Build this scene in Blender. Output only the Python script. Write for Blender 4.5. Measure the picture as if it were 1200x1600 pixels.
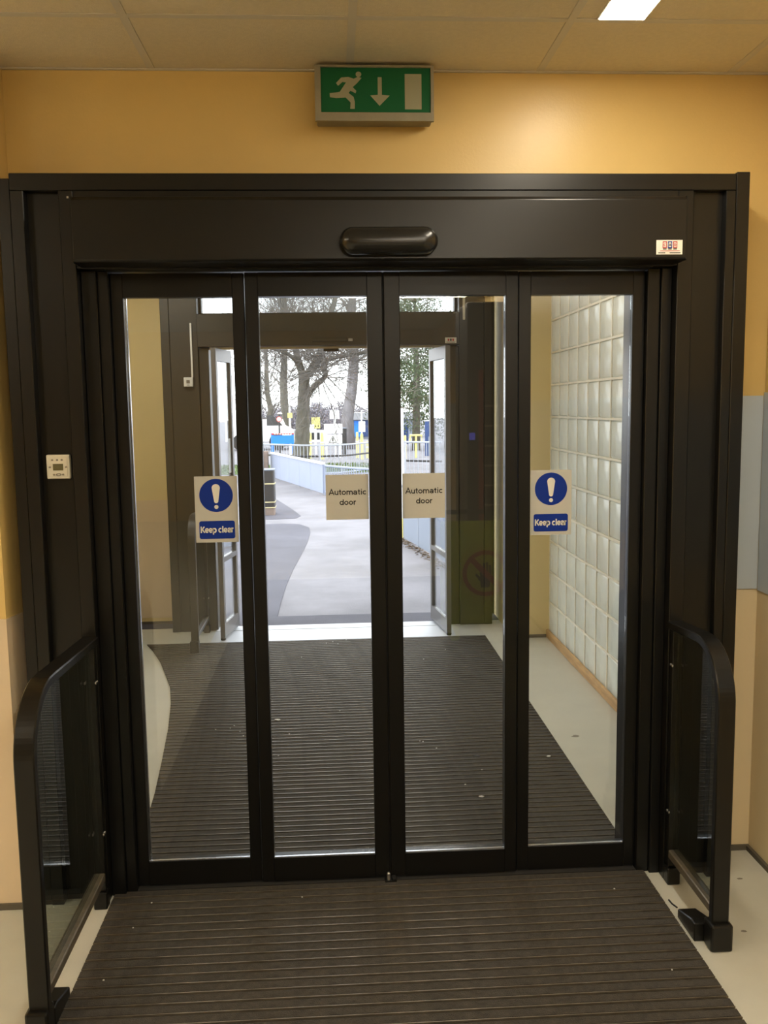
import bpy, bmesh, math, random
from mathutils import Vector, Matrix, noise

# ------------------------------------------------------------------ camera, sky, exposure
for o in list(bpy.data.objects): bpy.data.objects.remove(o)
SC = bpy.context.scene
COL = SC.collection
CAMH, FPX = 1.65, 1400.0
YAW, PIT, ROL = math.radians(3.18), math.radians(6.68), math.radians(-0.7825)
_F = Vector((math.sin(YAW)*math.cos(PIT), math.cos(YAW)*math.cos(PIT), -math.sin(PIT)))
_r = Vector((math.cos(YAW), -math.sin(YAW), 0)); _u = _r.cross(_F)
CR = math.cos(ROL)*_r + math.sin(ROL)*_u
CU = -math.sin(ROL)*_r + math.cos(ROL)*_u
CF = _F
cam = bpy.data.cameras.new('camera'); camo = bpy.data.objects.new('camera', cam); COL.objects.link(camo)
cam.sensor_fit = 'VERTICAL'; cam.sensor_height = 24.0; cam.lens = FPX/1600*24.0
cam.clip_start = 0.02; cam.clip_end = 500
m3 = Matrix((CR, CU, -CF)).transposed()
camo.matrix_world = Matrix.Translation((0, 0, CAMH)) @ m3.to_4x4()
SC.camera = camo

SKY = 5.0          # overcast sky
LAMP = 40.0        # slim hall luminaires: one seen, two unseen ones added for fill
LAMPV = 22.0       # unseen fill lamps added to brighten the lobby between the doors
WARM = (1.0, 0.89, 0.70)
PANEL = 36.0        # unseen ceiling fill panels added to brighten the hall
w = bpy.data.worlds.new('overcast_sky'); SC.world = w; w.use_nodes = True
bg = w.node_tree.nodes['Background']
bg.inputs[0].default_value = (0.93, 0.96, 1.0, 1); bg.inputs[1].default_value = SKY
vs = SC.view_settings
vs.view_transform = 'Standard'; vs.look = 'None'; vs.exposure = 0.0; vs.gamma = 1.0; vs.use_curve_mapping = False

# ------------------------------------------------------------------ helpers
def _ray(x, y): return CR*((x-600)/FPX) - CU*((y-800)/FPX) + CF
def at(x, y, Y):                       # photo position -> point of the place at distance Y
    d = _ray(x, y); return Vector((0, 0, CAMH)) + d*(Y/d.y)
def gnd(x, y, z=0.0):                  # photo position -> point on the ground
    d = _ray(x, y); return Vector((0, 0, CAMH)) + d*((z-CAMH)/d.z)

class MB:
    def __init__(s): s.v = []; s.f = []; s.m = []
    def add(s, vs, fs, m=0):
        b = len(s.v); s.v += [tuple(v) for v in vs]
        for f in fs: s.f.append(tuple(b+i for i in f)); s.m.append(m)
        return s
    def box(s, x0, x1, y0, y1, z0, z1, m=0):
        return s.add([(x0,y0,z0),(x1,y0,z0),(x1,y1,z0),(x0,y1,z0),(x0,y0,z1),(x1,y0,z1),(x1,y1,z1),(x0,y1,z1)],
                     [(0,3,2,1),(4,5,6,7),(0,1,5,4),(1,2,6,5),(2,3,7,6),(3,0,4,7)], m)
    def obox(s, a, b, w, z0, z1, m=0):  # upright slab from a to b (xy), thickness w
        a = Vector(a[:2]); b = Vector(b[:2]); d = (b-a).normalized(); n = Vector((-d.y, d.x))*w/2
        p = [a-n, b-n, b+n, a+n]
        return s.add([(q.x,q.y,z0) for q in p]+[(q.x,q.y,z1) for q in p],
                     [(0,3,2,1),(4,5,6,7),(0,1,5,4),(1,2,6,5),(2,3,7,6),(3,0,4,7)], m)
    def prism(s, pts, a, b, axis='y', m=0):   # polygon extruded from a to b along axis
        n = len(pts)
        def P(p, t): return (p[0], t, p[1]) if axis == 'y' else ((t, p[0], p[1]) if axis == 'x' else (p[0], p[1], t))
        vs = [P(p, a) for p in pts]+[P(p, b) for p in pts]
        fs = [tuple(range(n)), tuple(range(2*n-1, n-1, -1))]+[(i, i+n, (i+1) % n+n, (i+1) % n) for i in range(n)]
        return s.add(vs, fs, m)
    def tube(s, pts, rad, n=8, cap=True, m=0):
        pts = [Vector(p) for p in pts]
        if not isinstance(rad, (list, tuple)): rad = [rad]*len(pts)
        vs = []; up = None
        for i, p in enumerate(pts):
            d = (pts[min(i+1, len(pts)-1)]-pts[max(i-1, 0)]).normalized()
            if up is None:
                up = Vector((0, 0, 1)) if abs(d.z) < .9 else Vector((1, 0, 0))
            x = (up-d*up.dot(d)).normalized(); up = x; y = d.cross(x)
            for k in range(n):
                t = 2*math.pi*k/n; vs.append(p+(x*math.cos(t)+y*math.sin(t))*rad[i])
        fs = []
        for i in range(len(pts)-1):
            for k in range(n):
                fs.append((i*n+k, i*n+(k+1) % n, (i+1)*n+(k+1) % n, (i+1)*n+k))
        if cap: fs += [tuple(range(n-1, -1, -1)), tuple(range((len(pts)-1)*n, len(pts)*n))]
        return s.add(vs, fs, m)
    def sweep(s, pts, hw, ht, m=0):       # rectangular bar swept in a YZ path: hw half width (x), ht half thickness
        pts = [Vector(p) for p in pts]; vs = []
        c = .25
        for i, p in enumerate(pts):
            d = (pts[min(i+1, len(pts)-1)]-pts[max(i-1, 0)]).normalized()
            x = Vector((1, 0, 0)); y = d.cross(x)
            for a, b in ((1-c,1),(1,1-c),(1,-1+c),(1-c,-1),(-1+c,-1),(-1,-1+c),(-1,1-c),(-1+c,1)):
                sx = hw*a if abs(a) == 1 else math.copysign(hw-ht*c, a)
                vs.append(p+x*sx+y*ht*b)
        n = 8; fs = []
        for i in range(len(pts)-1):
            for k in range(n): fs.append((i*n+k, i*n+(k+1) % n, (i+1)*n+(k+1) % n, (i+1)*n+k))
        fs += [tuple(range(n-1, -1, -1)), tuple(range((len(pts)-1)*n, len(pts)*n))]
        return s.add(vs, fs, m)
    def lathe(s, prof, c, n=20, m=0):
        vs = []
        for r, z in prof:
            for k in range(n):
                t = 2*math.pi*k/n; vs.append((c[0]+r*math.cos(t), c[1]+r*math.sin(t), c[2]+z))
        fs = []
        for i in range(len(prof)-1):
            for k in range(n): fs.append((i*n+k, i*n+(k+1) % n, (i+1)*n+(k+1) % n, (i+1)*n+k))
        fs += [tuple(range(n-1, -1, -1)), tuple(range((len(prof)-1)*n, len(prof)*n))]
        return s.add(vs, fs, m)

def wloc(o):
    l = Vector(o.location)
    while o.parent: o = o.parent; l = l+Vector(o.location)
    return l

def build(name, mb, mats, parent=None, bevel=0, smooth=False, seg=1, fix=True):
    if not isinstance(mats, (list, tuple)): mats = [mats]
    xs = [v[0] for v in mb.v]; ys = [v[1] for v in mb.v]; zs = [v[2] for v in mb.v]
    c = Vector(((min(xs)+max(xs))/2, (min(ys)+max(ys))/2, min(zs)))
    me = bpy.data.meshes.new(name)
    me.from_pydata([(v[0]-c.x, v[1]-c.y, v[2]-c.z) for v in mb.v], [], mb.f)
    for m in mats: me.materials.append(m)
    me.polygons.foreach_set('material_index', mb.m)
    if fix or bevel:
        bm = bmesh.new(); bm.from_mesh(me)
        bmesh.ops.recalc_face_normals(bm, faces=bm.faces)
        if bevel:
            es = [e for e in bm.edges if len(e.link_faces) == 2 and e.calc_face_angle(0) > .5]
            bmesh.ops.bevel(bm, geom=es, offset=bevel, segments=seg, affect='EDGES', profile=.5, clamp_overlap=True)
        bm.to_mesh(me); bm.free()
    if smooth: me.polygons.foreach_set('use_smooth', [True]*len(me.polygons))
    me.update()
    o = bpy.data.objects.new(name, me); COL.objects.link(o)
    if parent is not None: o.parent = parent; o.location = c-wloc(parent)
    else: o.location = c
    return o

def tag(o, label, cat=None, group=None, kind=None):
    o['label'] = label
    if cat: o['category'] = cat
    if group: o['group'] = group
    if kind: o['kind'] = kind
    return o
def struct(o, label): o['kind'] = 'structure'; o['label'] = label; return o
def thing(name, loc, label, cat=None, group=None):
    o = bpy.data.objects.new(name, None); COL.objects.link(o); o.location = loc; o.empty_display_size = .1
    return tag(o, label, cat, group)
def B(*a): return MB().box(*a)

def _arc(cx, cy, rx, ry, a0, a1, n=12): return [(cx+rx*math.cos(math.radians(a0+(a1-a0)*k/n)), cy+ry*math.sin(math.radians(a0+(a1-a0)*k/n))) for k in range(n+1)]
_o = _arc(.26, .265, .195, .205, 0, 360, 20)
GLYPH = {'A': (.66, [[(.04, 0), (.33, .72), (.62, 0)], [(.15, .235), (.51, .235)]]),
  'K': (.64, [[(.09, 0), (.09, .72)], [(.12, .27), (.54, .70)], [(.24, .40), (.58, .02)]]),
  'C': (.64, [_arc(.34, .36, .26, .31, 45, 315, 16)]), 'D': (.64, [[(.09, .06), (.09, .66), (.28, .66)], _arc(.28, .36, .24, .30, 90, -90, 12), [(.28, .06), (.09, .06)]]),
  'u': (.52, [[(.08, .53), (.08, .22)]+_arc(.245, .22, .165, .16, 180, 360)+[(.41, .53)], [(.41, .25), (.41, 0)]]),
  't': (.33, [[(.15, .69), (.15, .14)]+_arc(.25, .14, .10, .08, 180, 280, 6), [(.01, .475), (.29, .475)]]),
  'o': (.55, [_o]), 'c': (.51, [_arc(.26, .265, .195, .205, 48, 312, 16)]),
  'e': (.54, [_arc(.26, .265, .195, .205, 0, 318, 18), [(.07, .25), (.455, .25)]]),
  'd': (.57, [_arc(.26, .265, .185, .205, 0, 360, 20), [(.455, 0), (.455, .73)]]),
  'p': (.57, [_arc(.29, .265, .185, .205, 0, 360, 20), [(.095, -.2), (.095, .53)]]),
  'a': (.53, [_arc(.25, .36, .165, .115, 165, 0, 10)+[(.415, .0)], _arc(.235, .165, .165, .11, 40, 330, 14)+[(.415, .25)]]),
  'm': (.80, [[(.08, 0), (.08, .53)], _arc(.235, .33, .155, .145, 180, 0, 10)+[(.39, 0)], _arc(.545, .33, .155, .145, 180, 0, 10)+[(.70, 0)]]),
  'i': (.24, [[(.11, 0), (.11, .53)], [(.11, .63), (.11, .73)]]), 'l': (.24, [[(.11, 0), (.11, .73)]]),
  'r': (.36, [[(.08, 0), (.08, .53)], _arc(.27, .28, .19, .19, 180, 80, 8)]), ' ': (.26, [])}
def text(name, body, em, width, x, y, z, mat, parent, wt=.12, depth=.0005):
    """solid lettering built from strokes: em size, total width, centre x, front y, baseline z"""
    tot = sum(GLYPH[c][0] for c in body)*em; sx = width/tot; cx = x-width/2; mb = MB(); h = wt*em/2
    def P(q): return Vector((cx+q[0]*em*sx, z+q[1]*em))
    for c in body:
        adv, st = GLYPH[c]
        for line in st:
            q = [P(p) for p in line]; n = len(q); closed = (q[0]-q[-1]).length < 1e-6
            L_, R_ = [], []
            for i in range(n):
                a = q[i-1] if i else (q[-2] if closed else q[0]); b = q[i+1] if i < n-1 else (q[1] if closed else q[-1])
                d0 = (q[i]-a); d1 = (b-q[i])
                d0 = d0.normalized() if d0.length > 1e-9 else d1.normalized(); d1 = d1.normalized() if d1.length > 1e-9 else d0
                t = (d0+d1).normalized(); nn = Vector((-t.y, t.x)); k = h/max(.45, nn.dot(Vector((-d1.y, d1.x))))
                L_.append(q[i]+nn*k); R_.append(q[i]-nn*k)
            for i in range(n-1): mb.prism([L_[i], L_[i+1], R_[i+1], R_[i]], y, y+depth)
        cx += adv*em*sx
    return build(name, mb, mat, parent)

# ------------------------------------------------------------------ materials
MT = {}
def mat(name, col, rough=.6, metal=0., var=0., scale=8., bump=0., bscale=60., spec=.5, col2=None, stretch=None, emit=None, estr=0., coat=0.):
    m = bpy.data.materials.new(name); m.use_nodes = True; nt = m.node_tree; N = nt.nodes; L = nt.links
    b = N['Principled BSDF']; b.inputs['Base Color'].default_value = (*col, 1)
    b.inputs['Roughness'].default_value = rough; b.inputs['Metallic'].default_value = metal
    b.inputs['Specular IOR Level'].default_value = spec
    if coat: b.inputs['Coat Weight'].default_value = coat
    if var or bump or col2:
        tc = N.new('ShaderNodeTexCoord'); mp = N.new('ShaderNodeMapping'); L.new(tc.outputs['Object'], mp.inputs[0])
        if stretch: mp.inputs['Scale'].default_value = stretch
    if var or col2:
        n = N.new('ShaderNodeTexNoise'); n.inputs['Scale'].default_value = scale; n.inputs['Detail'].default_value = 6; n.inputs['Roughness'].default_value = .65
        L.new(mp.outputs[0], n.inputs['Vector'])
        r = N.new('ShaderNodeValToRGB'); r.color_ramp.elements[0].position = .3; r.color_ramp.elements[1].position = .72
        if col2: c1, c2 = col, col2
        else: c1 = tuple(max(0, c*(1-var)) for c in col); c2 = tuple(min(1, c*(1+var)) for c in col)
        r.color_ramp.elements[0].color = (*c1, 1); r.color_ramp.elements[1].color = (*c2, 1)
        L.new(n.outputs[0], r.inputs[0]); L.new(r.outputs[0], b.inputs['Base Color'])
    if bump:
        n2 = N.new('ShaderNodeTexNoise'); n2.inputs['Scale'].default_value = bscale; n2.inputs['Detail'].default_value = 4
        L.new(mp.outputs[0], n2.inputs['Vector'])
        bp = N.new('ShaderNodeBump'); bp.inputs['Strength'].default_value = bump; bp.inputs['Distance'].default_value = .01
        L.new(n2.outputs[0], bp.inputs['Height']); L.new(bp.outputs[0], b.inputs['Normal'])
    if emit: b.inputs['Emission Color'].default_value = (*emit, 1); b.inputs['Emission Strength'].default_value = estr
    MT[name] = m; return m

def glass_mat(name, f0=.06, tint=(.93, .95, .93), haze=0.0):
    m = bpy.data.materials.new(name); m.use_nodes = True; nt = m.node_tree; N = nt.nodes; L = nt.links
    for n in list(N): N.remove(n)
    out = N.new('ShaderNodeOutputMaterial'); tr = N.new('ShaderNodeBsdfTransparent'); gl = N.new('ShaderNodeBsdfGlossy')
    gl.inputs['Roughness'].default_value = 0.0; tr.inputs[0].default_value = (*tint, 1)
    lw = N.new('ShaderNodeLayerWeight'); lw.inputs[0].default_value = .5
    pw = N.new('ShaderNodeMath'); pw.operation = 'POWER'; pw.inputs[1].default_value = 5; L.new(lw.outputs['Facing'], pw.inputs[0])
    ml = N.new('ShaderNodeMath'); ml.operation = 'MULTIPLY_ADD'; ml.inputs[1].default_value = 1-f0; ml.inputs[2].default_value = f0
    L.new(pw.outputs[0], ml.inputs[0])
    mx = N.new('ShaderNodeMixShader'); L.new(ml.outputs[0], mx.inputs[0]); L.new(tr.outputs[0], mx.inputs[1]); L.new(gl.outputs[0], mx.inputs[2])
    last = mx
    if haze:
        df = N.new('ShaderNodeBsdfDiffuse'); df.inputs[0].default_value = (.8, .8, .8, 1)
        m2 = N.new('ShaderNodeMixShader'); m2.inputs[0].default_value = haze
        L.new(mx.outputs[0], m2.inputs[1]); L.new(df.outputs[0], m2.inputs[2]); last = m2
    L.new(last.outputs[0], out.inputs[0]); MT[name] = m; return m

def block_mat(name):
    m = bpy.data.materials.new(name); m.use_nodes = True; nt = m.node_tree; N = nt.nodes; L = nt.links
    b = N['Principled BSDF']; b.inputs['Base Color'].default_value = (.74, .75, .68, 1); b.inputs['Roughness'].default_value = .22
    tc = N.new('ShaderNodeTexCoord'); n = N.new('ShaderNodeTexNoise'); n.inputs['Scale'].default_value = 9; n.inputs['Detail'].default_value = 2
    L.new(tc.outputs['Object'], n.inputs['Vector'])
    bp = N.new('ShaderNodeBump'); bp.inputs['Strength'].default_value = .35; bp.inputs['Distance'].default_value = .02
    L.new(n.outputs[0], bp.inputs['Height']); L.new(bp.outputs[0], b.inputs['Normal'])
    tl = N.new('ShaderNodeBsdfTranslucent'); tl.inputs[0].default_value = (.80, .84, .82, 1)
    mx = N.new('ShaderNodeMixShader'); mx.inputs[0].default_value = .22
    L.new(b.outputs[0], mx.inputs[1]); L.new(tl.outputs[0], mx.inputs[2])
    L.new(mx.outputs[0], N['Material Output'].inputs[0]); MT[name] = m; return m

M_YEL = mat('yellow_paint', (.72, .51, .19), .36, var=.03, scale=3, bump=.05, bscale=120)
M_CREAM = mat('cream_cladding', (.70, .56, .39), .4, var=.03, scale=2)
M_PEACH = mat('peach_paint', (.80, .65, .41), .5, var=.03, scale=2)
M_BLUEP = mat('blue_grey_cladding', (.53, .58, .62), .45, var=.03, scale=2)
M_LAVP = mat('lobby_yellow_paint', (.74, .60, .31), .55, var=.04, scale=2.5, bump=.05, bscale=90)
M_TILE = mat('ceiling_tile', (.76, .68, .52), .9, var=.05, scale=60, bump=.15, bscale=240)
M_TBAR = mat('ceiling_grid', (.66, .62, .54), .5)
M_FLOOR = mat('vinyl_floor', (.55, .54, .47), .42, var=.08, scale=2.2, bump=.02, bscale=200)
M_DARK = mat('charcoal_coated_metal', (.007, .0064, .0054), .31, var=.08, scale=5, spec=.36)
M_DARK2 = mat('brown_black_coated_metal', (.0065, .0063, .006), .33, var=.05, scale=5, spec=.3)
M_OUTF = mat('bronze_grey_coated_metal', (.042, .038, .031), .45, var=.06, scale=3)
M_BLACK = mat('black_rubber', (.012, .012, .012), .6)
M_BEAD = mat('glazing_bead', (.55, .56, .60), .25, metal=.9)
M_ALU = mat('aluminium', (.62, .62, .64), .35, metal=.9)
M_SKIRT = mat('skirting', (.10, .085, .065), .6)
M_MAT = mat('mat_carpet', (.052, .044, .035), .9, var=.35, scale=45, bump=.5, bscale=350)
M_MATE = mat('mat_scraper_edge', (.20, .17, .13), .38, metal=.6, var=.25, scale=20)
M_MATG = mat('mat_gap', (.018, .016, .014), .9)
M_GLASS = glass_mat('door_glass', .047, (.95, .96, .95))
M_GLASSO = glass_mat('outer_glass', .05, (.93, .95, .96))
M_GLASSR = glass_mat('guard_glass', .05, (.80, .84, .82))
M_BLOCK = block_mat('glass_block')
M_MORT = mat('white_joint', (.86, .83, .74), .7, var=.06, scale=12)
M_WOOD = mat('pine_trim', (.55, .34, .15), .6, var=.25, scale=6, stretch=(1, 1, 6))
M_SIGN = mat('sign_plate', (.51, .505, .465), .45, var=.02)
M_BLUE = mat('sign_blue', (.004, .028, .26), .5, spec=.2)
M_SWHITE = mat('sign_white', (.75, .73, .66), .45)
M_INK = mat('black_ink', (.015, .014, .013), .5)
M_RED = mat('red_ink', (.45, .04, .04), .5)
M_GREEN = mat('exit_green', (.004, .10, .032), .45, spec=.25)
M_PALE = mat('exit_pale', (.30, .29, .19), .5)
M_CASE = mat('exit_case', (.26, .23, .16), .45, var=.1, scale=15)
M_PLAST = mat('cream_plastic', (.70, .66, .54), .4)
M_LCD = mat('lcd_olive', (.12, .11, .05), .3)
M_BTN = mat('grey_button', (.22, .19, .15), .5)
M_SENSOR = mat('gloss_black_plastic', (.012, .012, .012), .22)
M_LENS = mat('sensor_mark', (.35, .35, .35), .4)
M_SCREW = mat('screw', (.5, .48, .45), .35, metal=.9)
M_LAMP = mat('lamp_diffuser', (.9, .9, .9), .5, emit=WARM, estr=LAMP)
M_LAMPV = mat('lobby_fill_diffuser', (.9, .9, .9), .5, emit=(1, .95, .86), estr=LAMPV)
M_PANEL = mat('fill_panel_diffuser', (.9, .9, .9), .5, emit=WARM, estr=PANEL)
M_WHITE = mat('white_enamel', (.80, .80, .78), .4)
# outdoors
M_TAR = mat('old_tarmac', (.185, .18, .20), .9, var=.25, scale=1.2, bump=.5, bscale=120)
M_TARD = mat('dark_tarmac', (.088, .087, .110), .9, var=.25, scale=1.0, bump=.5, bscale=140)  # darker tarmac tone for the patches and the threshold strip
M_GRASS = mat('grass', (.10, .15, .05), .9, var=.4, scale=6)
M_BARK = mat('bark', (.11, .105, .085), .9, var=.45, scale=9, bump=.8, bscale=14, stretch=(1, 1, .35))
M_BARKP = mat('pale_bark', (.20, .19, .20), .9, var=.3, scale=9, bump=.6, bscale=14, stretch=(1, 1, .35))
M_TWIG = mat('twig', (.12, .11, .10), .9)
M_TWIGP = mat('pale_twig', (.24, .22, .18), .9)
M_LEAF = mat('evergreen_leaf', (.055, .085, .035), .7, var=.5, scale=2)
M_LEAFB = mat('hedge_leaf', (.20, .19, .22), .8, var=.3, scale=2)
M_PBLUE = mat('pale_blue_sheet', (.28, .32, .42), .45, var=.05, scale=1.5)
M_PGREY = mat('blue_grey_sheet', (.20, .235, .30), .5, var=.05, scale=1.5)
M_RAIL = mat('galvanised_rail', (.36, .38, .42), .5, metal=.2)
M_BIN = mat('bin_black', (.020, .021, .024), .4)
M_GOLD = mat('bin_gold_band', (.50, .44, .25), .4)
M_SKYB = mat('bright_blue_panel', (.015, .22, .80), .4)
M_NAVY = mat('navy_blue_paint', (.015, .05, .17), .5, var=.15, scale=2)
M_YELLOW = mat('yellow_paint_out', (.72, .66, .20), .5)
M_ROOF = mat('grey_roof', (.30, .31, .33), .7)
M_LITTER = mat('dead_leaves', (.12, .08, .05), .9, var=.5, scale=30)
M_TIMBER = mat('timber_post', (.17, .13, .11), .8, var=.3, scale=8)
M_TYRE = mat('tyre', (.02, .02, .02), .8)
M_CABIN = mat('dark_glass', (.03, .035, .04), .15)
# things behind the photographer (mirrored by the doors)
M_LIME = mat('lime_plastic', (.55, .68, .04), .45)
M_VEND = mat('vending_body', (.035, .035, .04), .35)
M_VRED = mat('vending_red', (.35, .03, .03), .4)
M_VBLUE = mat('vending_display', (.05, .05, .4), .3, emit=(.15, .15, 1), estr=1.5)
M_SHELF = mat('vending_shelf', (.5, .45, .38), .4)

YD = 2.977      # plane of the sliding doors
YW = 3.09       # wall over the doors
ZC = 2.745      # ceiling
XR = 1.515      # right wall
YO = 6.62       # front of the outer frame

# ------------------------------------------------------------------ the setting: floor, walls, ceiling
fl = build('floor', B(-4.5, 1.75, -7.4, 6.74, -.12, 0), M_FLOOR); struct(fl, 'pale grey-green vinyl floor of the hall and lobby')

wb = MB(); wb.box(-1.04, 1.7, YW, 3.2, 2.10, 2.86); wb.box(-4.5, -.78, 3.10, 3.2, 0, 2.86); wb.box(1.115, 1.7, YW, 3.2, 0, 2.10)
wb = build('wall_back', wb, M_YEL); struct(wb, 'yellow painted wall above and beside the inner sliding doors')
build('wall_panel', B(1.352, XR-.006, YW-.008, YW-.0005, .984, 1.672), M_BLUEP, wb, bevel=.001)
build('lower_paint', B(1.352, XR-.002, YW-.004, YW-.0005, .0, .982), M_PEACH, wb)

pl = MB(); pl.prism([(-4.4, 2.9), (-1.066, 2.9), (-1.046, 3.0), (-1.040, 3.098), (-4.4, 3.098)], 0, 2.86, 'z')
wl = build('wall_pier', pl, M_YEL); struct(wl, 'yellow wall pier left of the dark door surround')
build('cladding_panel', MB().prism([(-4.38, 2.892), (-1.063, 2.892), (-1.041, 3.0), (-1.035, 3.09), (-1.042, 3.09), (-1.049, 3.0), (-1.067, 2.899), (-4.38, 2.899)], .012, .987, 'z'), M_CREAM, wl)
wll = build('wall_left', B(-4.5, -4.4, -7.4, 3.09, 0, 2.86), M_YEL); struct(wll, 'yellow left wall of the hall')
wr = build('wall_right', B(XR, XR+.12, -7.4, 3.085, 0, 2.86), M_YEL); struct(wr, 'yellow right wall of the hall at the picture edge')
build('wall_panel', B(XR-.008, XR-.0005, -7.3, YW-.012, .980, 1.683), M_BLUEP, wr, bevel=.001)
build('lower_paint', B(XR-.004, XR-.0005, -7.3, YW-.006, .0, .978), M_PEACH, wr)
wre = build('wall_rear', B(-4.5, 1.7, -7.5, -7.4, 0, 2.86), M_YEL); struct(wre, 'yellow rear wall of the hall behind the photographer')
b1 = build('baseboard_right', B(XR-.016, XR-.004, -7.3, YW-.016, 0, .018), M_SKIRT); struct(b1, 'thin dark skirting at the foot of the right wall')
b2 = build('baseboard_back', B(1.352, XR-.004, YW-.016, YW-.004, 0, .018), M_SKIRT); struct(b2, 'thin dark skirting right of the door surround')
b3 = build('baseboard_left', B(-4.38, -1.064, 2.882, 2.892, 0, .020), M_SKIRT); struct(b3, 'thin dark skirting below the cream cladding on the left')

# lobby between the doors
wv = build('wall_lobby_left', B(-1.95, -1.85, 3.2, 7.0, 0, 2.86), M_LAVP); struct(wv, 'yellow left wall of the lobby')
we = build('wall_lobby_end', B(-1.85, -1.0, 6.91, 7.05, 0, 2.86), M_LAVP); struct(we, 'yellow end wall left of the outer doors')
build('cladding_panel', B(-1.84, -1.22, 6.902, 6.909, .05, .965), M_CREAM, we)
b4 = build('baseboard_lobby_end', B(-1.84, -1.22, 6.896, 6.909, 0, .02), M_SKIRT); struct(b4, 'thin skirting below the lobby end wall')
wn = MB(); wn.box(1.255, 1.62, 6.19, 6.30, 0, 2.86); wn.box(1.255, 1.35, 6.30, 7.06, 0, 2.86)
wn = build('wall_lobby_return', wn, M_LAVP); struct(wn, 'pale yellow wall return right of the outer doors')
b5 = build('baseboard_lobby_return', B(1.256, 1.50, 6.178, 6.189, 0, .022), M_SKIRT); struct(b5, 'thin skirting at the foot of the pale return wall')

# glass block wall
PZ, PY_, Z0, YB = .2185, .2245, .0385, 6.186
NR, NC = 13, 13
gj = MB()
for k in range(NR+1):
    z = Z0+k*PZ; gj.box(1.512, 1.588, YB-NC*PY_-.006, YB, z-.006, z+.006)
for c in range(NC+1):
    y = YB-c*PY_; gj.box(1.5123, 1.5877, y-.006, y+.006, Z0, Z0+NR*PZ)
gw = build('wall_glass_block', gj, M_MORT); struct(gw, 'wall of frosted square glass blocks along the right side of the lobby')
bb = MB(); bb.box(-.038, .038, -PY_/2+.006, PY_/2-.006, -PZ/2+.006, PZ/2-.006)
proto = build('glass_block', bb, M_BLOCK, bevel=.012, seg=2, smooth=True)
pm = proto.data
for v in pm.vertices: v.co.z -= PZ/2-.006
bpy.data.objects.remove(proto)
for k in range(NR):
    for c in range(NC):
        o = bpy.data.objects.new('glass_block', pm); COL.objects.link(o); o.parent = gw
        o.location = Vector((1.553, YB-(c+.5)*PY_, Z0+(k+.5)*PZ))-wloc(gw)
tr = build('trim_1', B(1.492, 1.511, 3.2, 6.186, .0, .060), M_WOOD, bevel=.003); struct(tr, 'pine batten along the foot of the glass block wall')
cs = build('wall_block_kerb', B(1.512, 1.60, 3.2, 6.19, 0, .032), M_MORT); struct(cs, 'low plinth under the glass block wall')

# ceiling with lay-in tiles
ce = build('ceiling', B(-4.5, 1.75, -7.4, 7.05, 2.775, 2.86), M_TILE); struct(ce, 'suspended ceiling of dull white lay-in tiles')
CX = [-3.765, -3.13, -2.495, -1.86, -1.203, -.563, .078, .707, 1.352]; CY = [2.685-.632*k for k in range(0, 16)]
xs = [-4.4]+CX+[XR]; ys = [YW]+CY
LX0, LX1, LY0, LY1 = .778, .920, 2.06, 2.677
lights = [(3, 1), (3, 5), (1, 3)]
tiles = {}; panels = []
for i in range(len(xs)-1):
    for j in range(len(ys)-1):
        x0, x1, y1, y0 = xs[i]+.002, xs[i+1]-.002, ys[j]-.002, ys[j+1]+.002
        if x1-x0 < .05: continue
        mb = MB()
        if (i, j) in ((2, 5), (1, 3), (7, 9), (8, 8), (8, 9)): panels.append((i, j, x0, x1, y0, y1)); continue
        if (i, j) in ((8, 1), (8, 2), (8, 4)):      # tile cut for a luminaire
            lx0, lx1, ly0, ly1 = xs[i]+.071, xs[i]+.213, ys[j+1]+.008, ys[j]-.008
            mb.box(x0, lx0, y0, y1, ZC+.003, ZC+.016); mb.box(lx1, x1, y0, y1, ZC+.003, ZC+.016)
            mb.box(lx0, lx1, y0, ly0, ZC+.003, ZC+.016); mb.box(lx0, lx1, ly1, y1, ZC+.003, ZC+.016)
            tiles[(i, j)] = (lx0, lx1, ly0, ly1)
        else: mb.box(x0, x1, y0, y1, ZC+.003, ZC+.016)
        build('ceiling_tile', mb, M_TILE, ce)
for x in CX: build('grid_bar', B(x-.012, x+.012, ys[-1], YW, ZC, ZC+.0028), M_TBAR, ce)
for y in CY: build('grid_bar', B(-4.4, XR, y-.012, y+.012, ZC+.0004, ZC+.0026), M_TBAR, ce)
build('wall_angle', B(-1.04, XR-.002, YW-.014, YW-.001, ZC-.002, ZC+.002), M_TBAR, ce)
lab = {(8, 1): 'slim recessed ceiling luminaire, glowing white, right of the exit sign', (8, 2): 'unseen slim luminaire added in line with the glowing one, nearer the photographer', (8, 4): 'unseen slim luminaire added over the right side of the hall beside the photographer'}  # first one is seen; the other two are added for wall light and header glare
for key, (x0, x1, y0, y1) in tiles.items():
    t = thing('ceiling_light', ((x0+x1)/2, (y0+y1)/2, ZC), lab[key], 'light')
    fr = MB(); e = .006
    fr.box(x0+.001, x0+e, y0+.001, y1-.001, ZC-.001, ZC+.022); fr.box(x1-e, x1-.001, y0+.001, y1-.001, ZC-.001, ZC+.022)
    fr.box(x0+e, x1-e, y0+.001, y0+e, ZC-.001, ZC+.022); fr.box(x0+e, x1-e, y1-e, y1-.001, ZC-.001, ZC+.022)
    build('frame', fr, M_WHITE, t)
    build('diffuser', B(x0+e, x1-e, y0+e, y1-e, ZC-.002, ZC+.010), M_LAMP, t)
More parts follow.
